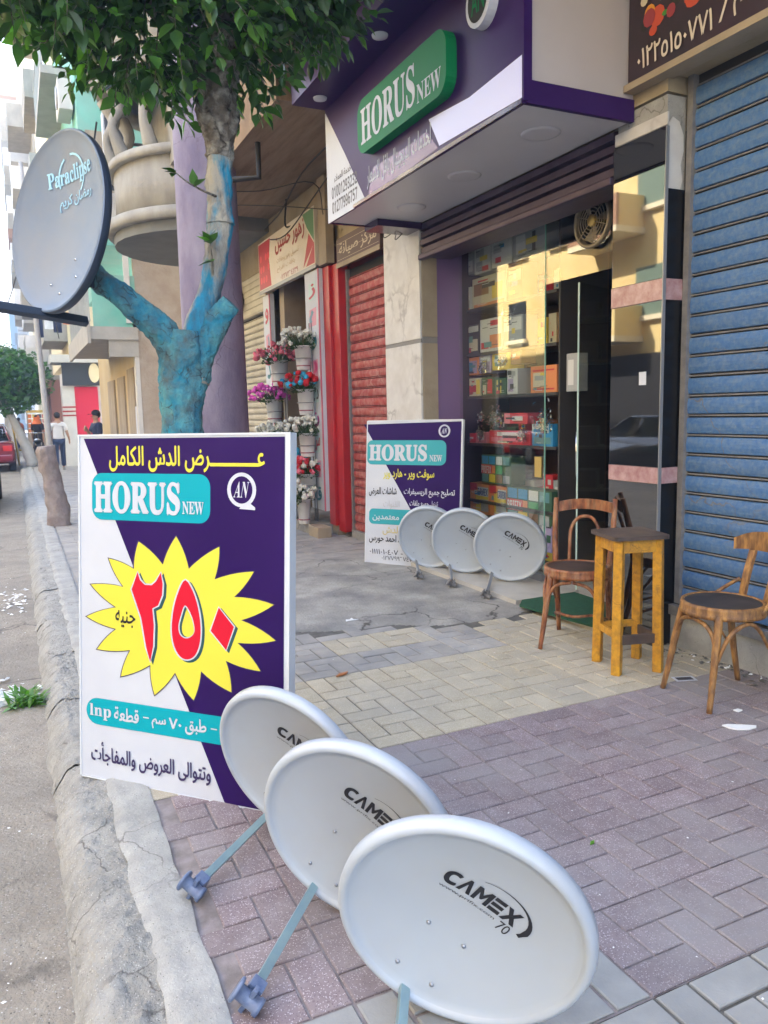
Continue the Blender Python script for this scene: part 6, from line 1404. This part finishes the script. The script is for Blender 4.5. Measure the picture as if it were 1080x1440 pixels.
def far_tree(loc, lean, h, crown, label, seed, leafn=2600, tr_r=.16):
    t = empty('street_tree', loc, label=label, cat='tree'); r_ = random.Random(seed)
    mb = MB(); mb.tube(curve([(0, 0, 0), (lean*.3, 0, h*.35), (lean, 0, h)], 5), lerpl([tr_r*1.2, tr_r, tr_r*.55], 5), 12, jit=.2); mb.build('trunk', M['pole'], t)
    for k in range(4): a = 1.6*k; MB().tube([(lean, 0, h*.95), (lean+math.cos(a)*.5, math.sin(a)*.5, h+.7)], [tr_r*.4, .03], 6).build('limb', M['bark'], t)
    mb = MB()
    for k in range(leafn):
        while True:
            p = Vector((r_.uniform(-1, 1), r_.uniform(-1, 1), r_.uniform(-1, 1)))
            if .3 < p.length < 1 and mn.noise(p*2.2+Vector((seed, 0, 0))) < .22+.1*r_.random(): break
        c = Vector((lean*1.1+p.x*crown[0], p.y*crown[0], h+crown[2]+p.z*crown[1])); s = r_.uniform(.06, .13)
        a = Vector((r_.gauss(0, 1), r_.gauss(0, 1), r_.gauss(0, .5))).normalized()*s; b = a.cross(Vector((r_.gauss(0, 1), r_.gauss(0, 1), r_.gauss(0, 1)))).normalized()*s*.6
        mb.m = r_.choice((0, 1, 1, 2)); mb.add([c-a, c+b, c+a, c-b], [(0, 1, 2, 3)])
    me = bpy.data.meshes.new('crown'); me.from_pydata(mb.v, [], mb.f)
    for m_ in shades[:3]: me.materials.append(m_)
    me.polygons.foreach_set('material_index', mb.mi); me.update(); o = meshobj('crown', me, t); o['kind'] = 'stuff'
far_tree((.42, 26.8, 0), -.62, 1.9, (1.25, 1.05, .75), 'leaning pale trunked street tree with round crown beyond the cut trunk', 3)
far_tree((-.3, 40, -.1), 0, 2.2, (2.2, 1.6, 1.2), 'dark green tree farther down the kerb behind the leaning one', 5, 3000, .2)
far_tree((-1.6, 56, -.1), 0, 3, (3.2, 2.2, 1.6), 'broad distant tree over the parked vehicles', 8, 3000, .25)

# ================================================================== PEOPLE
def skin_mesh(name, verts, edges, radii, m, parent=None, loc=(0, 0, 0), sub=2, root=0, label=None):
    me = bpy.data.meshes.new(name); me.from_pydata(verts, edges, []); o = bpy.data.objects.new(name, me); C.objects.link(o)
    md = o.modifiers.new('s', 'SKIN'); md.use_smooth_shade = True; ly = me.skin_vertices[0].data if me.skin_vertices else None
    if ly is None:
        bm = bmesh.new(); bm.from_mesh(me); bm.verts.layers.skin.verify(); bm.to_mesh(me); bm.free(); ly = me.skin_vertices[0].data
    for i, r in enumerate(radii): ly[i].radius = (r if isinstance(r, tuple) else (r, r))
    ly[root].use_root = True
    ss = o.modifiers.new('u', 'SUBSURF'); ss.levels = sub; ss.render_levels = sub
    bpy.context.view_layer.update(); m2 = bpy.data.meshes.new_from_object(o.evaluated_get(bpy.context.evaluated_depsgraph_get()))
    bpy.data.objects.remove(o); m2.name = name; m2.materials.clear(); m2.materials.append(m); q = meshobj(name, m2, parent, loc); return q
def person(loc, rz, label, shirt, pants, hairm, h=1.7, stride=.12, arms=((-.24, .02, 1.05), (-.26, .10, .82), (.24, 0, 1.05), (.27, -.08, .82)), cap=None, longdress=None, sc=1.0, scarf=None):
    """faces local -y"""
    t = empty('person', loc, rz=rz, label=label, cat='person'); t.scale = (sc, sc, sc); s = stride
    V = [(0, 0, .95), (0, 0, 1.12), (0, -.005, 1.30), (0, 0, 1.42), (0, -.01, 1.50), (0, -.02, 1.60), (0, -.015, 1.68),
         (-.17, 0, 1.40), arms[0], arms[1], (.17, 0, 1.40), arms[2], arms[3],
         (-.09, 0, .88), (-.10, -s*.6, .50), (-.10, -s*.9, .09), (-.10, -s*.9-.14, .04), (.09, 0, .88), (.10, s*.45, .50), (.10, s*1.5, .11), (.10, s*1.5-.13, .04)]
    E_ = [(0, 1), (1, 2), (2, 3), (3, 4), (4, 5), (5, 6), (3, 7), (7, 8), (8, 9), (3, 10), (10, 11), (11, 12), (0, 13), (13, 14), (14, 15), (15, 16), (0, 17), (17, 18), (18, 19), (19, 20)]
    R_ = [(.14, .10), (.13, .09), (.15, .10), (.13, .09), .055, (.085, .10), (.07, .08), .06, .042, .03, .06, .042, .03, .085, .06, .042, .035, .085, .06, .042, .035]
    # hands: palm and fingers
    for a_i, (hx, hy, hz) in ((9, arms[1]), (12, arms[3])):
        sgn = -1 if a_i == 9 else 1; b = len(V); V.append((hx, hy-.01, hz-.06)); E_.append((a_i, b)); R_.append((.035, .018))
        for k in range(4): V.append((hx+.0, hy-.035+.022*k, hz-.15+.01*abs(k-1.5))); E_.append((b, b+1+k)); R_.append(.008)
        V.append((hx-sgn*.01, hy-.055, hz-.09)); E_.append((b, b+5)); R_.append(.009)
    skin_mesh('body', V, E_, R_, M['skin'], t, sub=1)
    sv = [(0, 0, .93), (0, 0, 1.12), (0, -.005, 1.30), (0, 0, 1.41), (-.17, 0, 1.40), tuple(Vector((-.17, 0, 1.40)).lerp(Vector(arms[0]), .75)), (.17, 0, 1.40), tuple(Vector((.17, 0, 1.40)).lerp(Vector(arms[2]), .75)), (0, 0, 1.46)]
    skin_mesh('shirt', sv, [(0, 1), (1, 2), (2, 3), (3, 4), (4, 5), (3, 6), (6, 7), (3, 8)], [(.18, .13), (.165, .115), (.18, .125), (.15, .11), .085, .07, .085, .07, .065], shirt, t, sub=2, root=1)
    if longdress: MB().lathe([(.17, 1.0), (.2, .6), (.26, .05), (.0, .05)], 16).build('long_dress', longdress, t)
    else: skin_mesh('trousers', [V[0], V[13], V[14], (V[15][0], V[15][1], .10), V[17], V[18], (V[19][0], V[19][1], .12)], [(0, 1), (1, 2), (2, 3), (0, 4), (4, 5), (5, 6)], [(.165, .12), .105, .08, .07, .105, .08, .07], pants, t, sub=2)
    for k in (15, 19): MB().bbox(V[k][0]-.045, V[k][0]+.045, V[k][1]-.19, V[k][1]+.06, 0, .09, .025).build('shoe', M['shoe'], t)
    mb = MB(); bm = bmesh.new(); bmesh.ops.create_icosphere(bm, subdivisions=3, radius=1)
    for v in bm.verts: v.co = Vector((v.co.x*.094, v.co.y*.108+.012, v.co.z*.10+1.665)) if v.co.z > -.2 or v.co.y > .15 else Vector((v.co.x*.08, v.co.y*.06+.02, v.co.z*.09+1.65))
    mb.bm(bm, True); mb.build('hair', hairm, t)
    MB().tube([(0, -.115, 1.60), (0, -.135, 1.575)], [.008, .014], 6).build('nose', M['skin'], t)
    for q in (-1, 1): MB().lathe([(0, .004), (.008, .003), (.009, 0)], 8, Matrix.Translation((q*.032, -.112, 1.61)) @ Matrix.Rotation(rad(90), 4, 'X')).build('eye', M['hair'], t)
    MB().bbox(-.025, .025, -.118, -.108, 1.538, 1.546, .002).build('mouth', M['redpaint'] if False else pcol('lips', (.3, .1, .08)), t)
    for q in (-1, 1): MB().lathe([(0, .01), (.018, .006), (.024, 0)], 8, Matrix.Translation((q*.088, 0, 1.60)) @ Matrix.Rotation(rad(90*q), 4, 'Y')).build('ear', M['skin'], t)
    if cap:
        MB().lathe([(0, .11), (.06, .10), (.10, .06), (.112, 0), (.11, -.01)], 20, Matrix.Translation((0, 0, 1.68))).build('cap_crown', cap, t); MB().prism([(-.07, -.09), (-.06, -.19), (0, -.21), (.06, -.19), (.07, -.09)], 1.67, 1.682, 'z').build('cap_peak', cap, t)
    if scarf:
        MB().lathe([(0, .13), (.08, .11), (.12, .03), (.11, -.06), (.16, -.14), (.2, -.22)], 18, Matrix.Translation((0, .01, 1.62))).build('head_scarf', scarf, t)
    return t
person((1.10, 24.3, 0), rad(180), 'man in white t-shirt and dark jeans walking away along the pavement', M['tshirt'], M['jeans'], M['hair'], stride=.10, sc=.95, arms=((-.26, .03, 1.10), (-.31, -.10, .92), (.27, .02, 1.10), (.32, .05, .86)))
person((1.78, 20.0, 0), rad(-75), 'man in dark cap and navy top partly hidden behind the big sign', M['navycloth'], M['jeans'], M['hair'], cap=M['blackcloth'], sc=.94, arms=((-.24, -.12, 1.15), (-.10, -.26, 1.38), (.24, 0, 1.05), (.27, -.08, .82)))
person((.72, 31, 0), rad(150), 'woman in black dress with orange head scarf far down the pavement', M['blackcloth'], M['blackcloth'], M['hair'], longdress=M['blackcloth'], scarf=M['orangecloth'], sc=.93)
person((.15, 44, -.1), rad(190), 'distant person in orange top near the parked vehicles', M['orangecloth'], M['jeans'], M['hair'], sc=.95)

# ================================================================== VEHICLES
def car(loc, rz, paint, label, L=4.3, W_=1.68, Hh=1.42):
    """nose towards local +y"""
    t = empty('parked_car', loc, rz=rz, label=label, cat='car', group='parked cars'); h = L/2
    low = [(-h, .38), (-h, .86), (-h+.12, .94), (-h+.75, .98), (h-1.25, .94), (h-.25, .80), (h, .66), (h, .34), (h-.3, .26), (-h+.3, .26)]
    mb = MB(); 
    def shell(poly, ins):
        vs = []; m = len(poly); W2 = W_/2
        for sx, xx in ((0, -W2), (1, -W2+ins), (2, W2-ins), (3, W2)):
            f = 1 if sx in (1, 2) else .94
            for y, z in poly: vs.append((xx, y*(1 if sx in (1, 2) else .97), .6+(z-.6)*(1 if sx in (1, 2) else .9)))
        fs = [(a*m+i, a*m+(i+1) % m, (a+1)*m+(i+1) % m, (a+1)*m+i) for a in range(3) for i in range(m)]+[tuple(range(m)), tuple(range(4*m-1, 3*m-1, -1))]
        return vs, fs
    vs, fs = shell(low, .12); bm = bmesh.new(); bv = [bm.verts.new(v) for v in vs]; [bm.faces.new([bv[i] for i in f]) for f in fs]; bmesh.ops.recalc_face_normals(bm, faces=bm.faces); bmesh.ops.bevel(bm, geom=bm.edges[:], offset=.03, segments=2, affect='EDGES'); mb.bm(bm, True); mb.build('body', paint, t)
    W2 = W_/2
    def cab(z0, z1, a0, a1, b0, b1, x0, x1):
        return [(-x0, a0, z0), (x0, a0, z0), (x0, a1, z0), (-x0, a1, z0), (-x1, b0, z1), (x1, b0, z1), (x1, b1, z1), (-x1, b1, z1)]
    F_ = [(0, 1, 5, 4), (1, 2, 6, 5), (2, 3, 7, 6), (3, 0, 4, 7), (4, 5, 6, 7)]
    mb = MB(); mb.add(cab(.93, Hh-.05, -h+.45, h-1.15, -h+1.05, h-2.0, W2-.08, W2-.25), F_); mb.build('windows', M['carglass'], t)
    mb = MB(); bm = bmesh.new(); bmesh.ops.create_cube(bm, size=1); bmesh.ops.scale(bm, vec=(W_-.48, L-3.0, .07), verts=bm.verts); bmesh.ops.translate(bm, vec=(0, -.48, Hh-.03), verts=bm.verts); bmesh.ops.bevel(bm, geom=bm.edges[:], offset=.03, segments=2, affect='EDGES'); mb.bm(bm, True); mb.build('roof', paint, t)
    for sx in (-1, 1):
        for (ya, yb_) in ((-h+.45, -h+1.05), (h-1.15, h-2.0), (-.25, -.3)): MB().tube([(sx*(W2-.09), ya, .93), (sx*(W2-.25), yb_, Hh-.04)], .03, 6).build('window_pillar', paint, t)
        MB().bbox(sx*W2*.78-.13, sx*W2*.78+.13, -h-.02, -h+.06, .66, .84, .02).build('tail_lamp', M['lampred'], t); MB().bbox(sx*W2*.72-.16, sx*W2*.72+.16, h-.10, h+.01, .58, .72, .02).build('headlight', M['chrome'], t)
        for y in (-h+.8, h-.8):
            A = Matrix.Translation((sx*(W2-.08), y, .30)) @ Matrix.Rotation(rad(90), 4, 'Y')
            w_ = MB().lathe([(.2, -.10), (.28, -.10), (.31, -.06), (.31, .06), (.28, .10), (.2, .10)], 24, A).build('tyre', M['rubber'], t); MB().lathe([(0, -.07), (.1, -.09), (.2, -.095), (.2, .095), (.1, .09), (0, .07)], 16, A).build('rim', M['steel'], w_)
    MB().bbox(-W2+.05, W2-.05, -h-.06, -h+.1, .34, .56, .04).build('bumper', paint, t); MB().bbox(-.26, .26, -h-.075, -h-.055, .60, .72, .004).build('number_plate', M['signwhite'], t)
    return t
red = car((-.93, 28.6, -.14), 0, M['carred'], 'dark red parked car at the left picture edge beside the kerb')
car((-1.22, 16.4, -.14), 0, M['carblack'], 'black parked car just reaching into the left picture edge')
car((-6.3, 13.4, -.16), rad(4), M['carblack'], 'black car across the road, mirrored in the shop glass')
car((-6.5, 20.0, -.16), rad(-2), M['carred'], 'dark red car across the road, mirrored in the granite pillar')
car((-1.0, 36.5, -.14), 0, M['carsilver'], 'silver parked car behind the dark red one')
car((-1.1, 44, -.14), 0, M['carblack'], 'far black parked car in the row')
car((-6.6, 33, -.16), 0, M['carsilver'], 'silver car parked farther along the opposite kerb')
# yellow folding barrier and kiosk goods by the leaning tree
yb = empty('yellow_stand', (.02, 27.6, 0), label='yellow folded wooden frame leaning beside the pale leaning trunk', cat='frame')
ym = pcol('yellow stand paint', (.62, .42, .08))
for (a, b) in (((0, 0, 0), (-.12, 0, 1.55)), ((.35, 0, 0), (-.10, 0, 1.55)), ((.02, 0, .5), (.26, 0, .5)), ((-.03, 0, 1.0), (.12, 0, 1.0))): MB().tube([a, b], .035, 6).build('bar', ym, yb)
ks = empty('street_kiosk', (.95, 36, 0), label='small street stall with orange and yellow goods in front of the maroon wall', cat='stall')
MB().box(-.5, .3, -.3, .5, 0, .9).build('counter', M['oldwood'], ks); MB().box(-.5, .3, -.3, .5, 1.75, 1.85).build('roof', ym, ks)
for k in range(4): MB().box(-.5+(k % 2)*.76, -.46+(k % 2)*.76, -.3+(k//2)*.76, -.26+(k//2)*.76, .9, 1.75).build('leg', M['oldwood'], ks)
r_ = random.Random(4)
for k in range(16): MB().bbox(-.48+.19*(k % 4), -.32+.19*(k % 4), -.29, -.15, .92+.2*(k//4), 1.08+.2*(k//4), .01).build('goods', pcol('goods %d' % (k % 4), ((.7, .2, .04), (.6, .5, .1), (.1, .1, .14), (.5, .1, .08))[k % 4]), ks)
mc = empty('motor_scooter', (.62, 28.2, 0), label='dark scooter parked behind the pale leaning trunk', cat='scooter')
for y in (-.55, .55): w_ = MB().lathe([(.14, -.05), (.22, -.05), (.25, 0), (.22, .05), (.14, .05)], 20, Matrix.Translation((0, y, .25)) @ Matrix.Rotation(rad(90), 4, 'Y')).build('wheel', M['rubber'], mc)
MB().tube(curve([(0, -.6, .55), (0, -.3, .72), (0, .1, .68), (0, .12, .3), (0, .4, .28), (0, .5, .7), (0, .42, 1.0)], 4), lerpl([.10, .13, .10, .08, .08, .06, .04], 4), 10).build('body', M['carblack'], mc); MB().tube([(-.28, .40, 1.02), (.28, .40, 1.02)], .018, 6).build('handlebar', M['chrome'], mc); MB().bbox(-.12, .12, -.6, .1, .72, .8, .03).build('seat', M['rubber'], mc)

# ================================================================== HAZE
hz = bpy.data.materials.new('street haze'); hz.use_nodes = True; N = hz.node_tree.nodes; N.remove(N['Principled BSDF']); pv = N.new('ShaderNodeVolumePrincipled'); pv.inputs['Color'].default_value = (.93, .95, 1, 1); pv.inputs['Density'].default_value = .006; pv.inputs['Anisotropy'].default_value = .2
hz.node_tree.links.new(pv.outputs[0], N['Material Output'].inputs['Volume'])
HAZE = True
if HAZE: MB().box(-320, 320, -120, 620, -1.4, 66).build('haze', hz, kind='stuff')
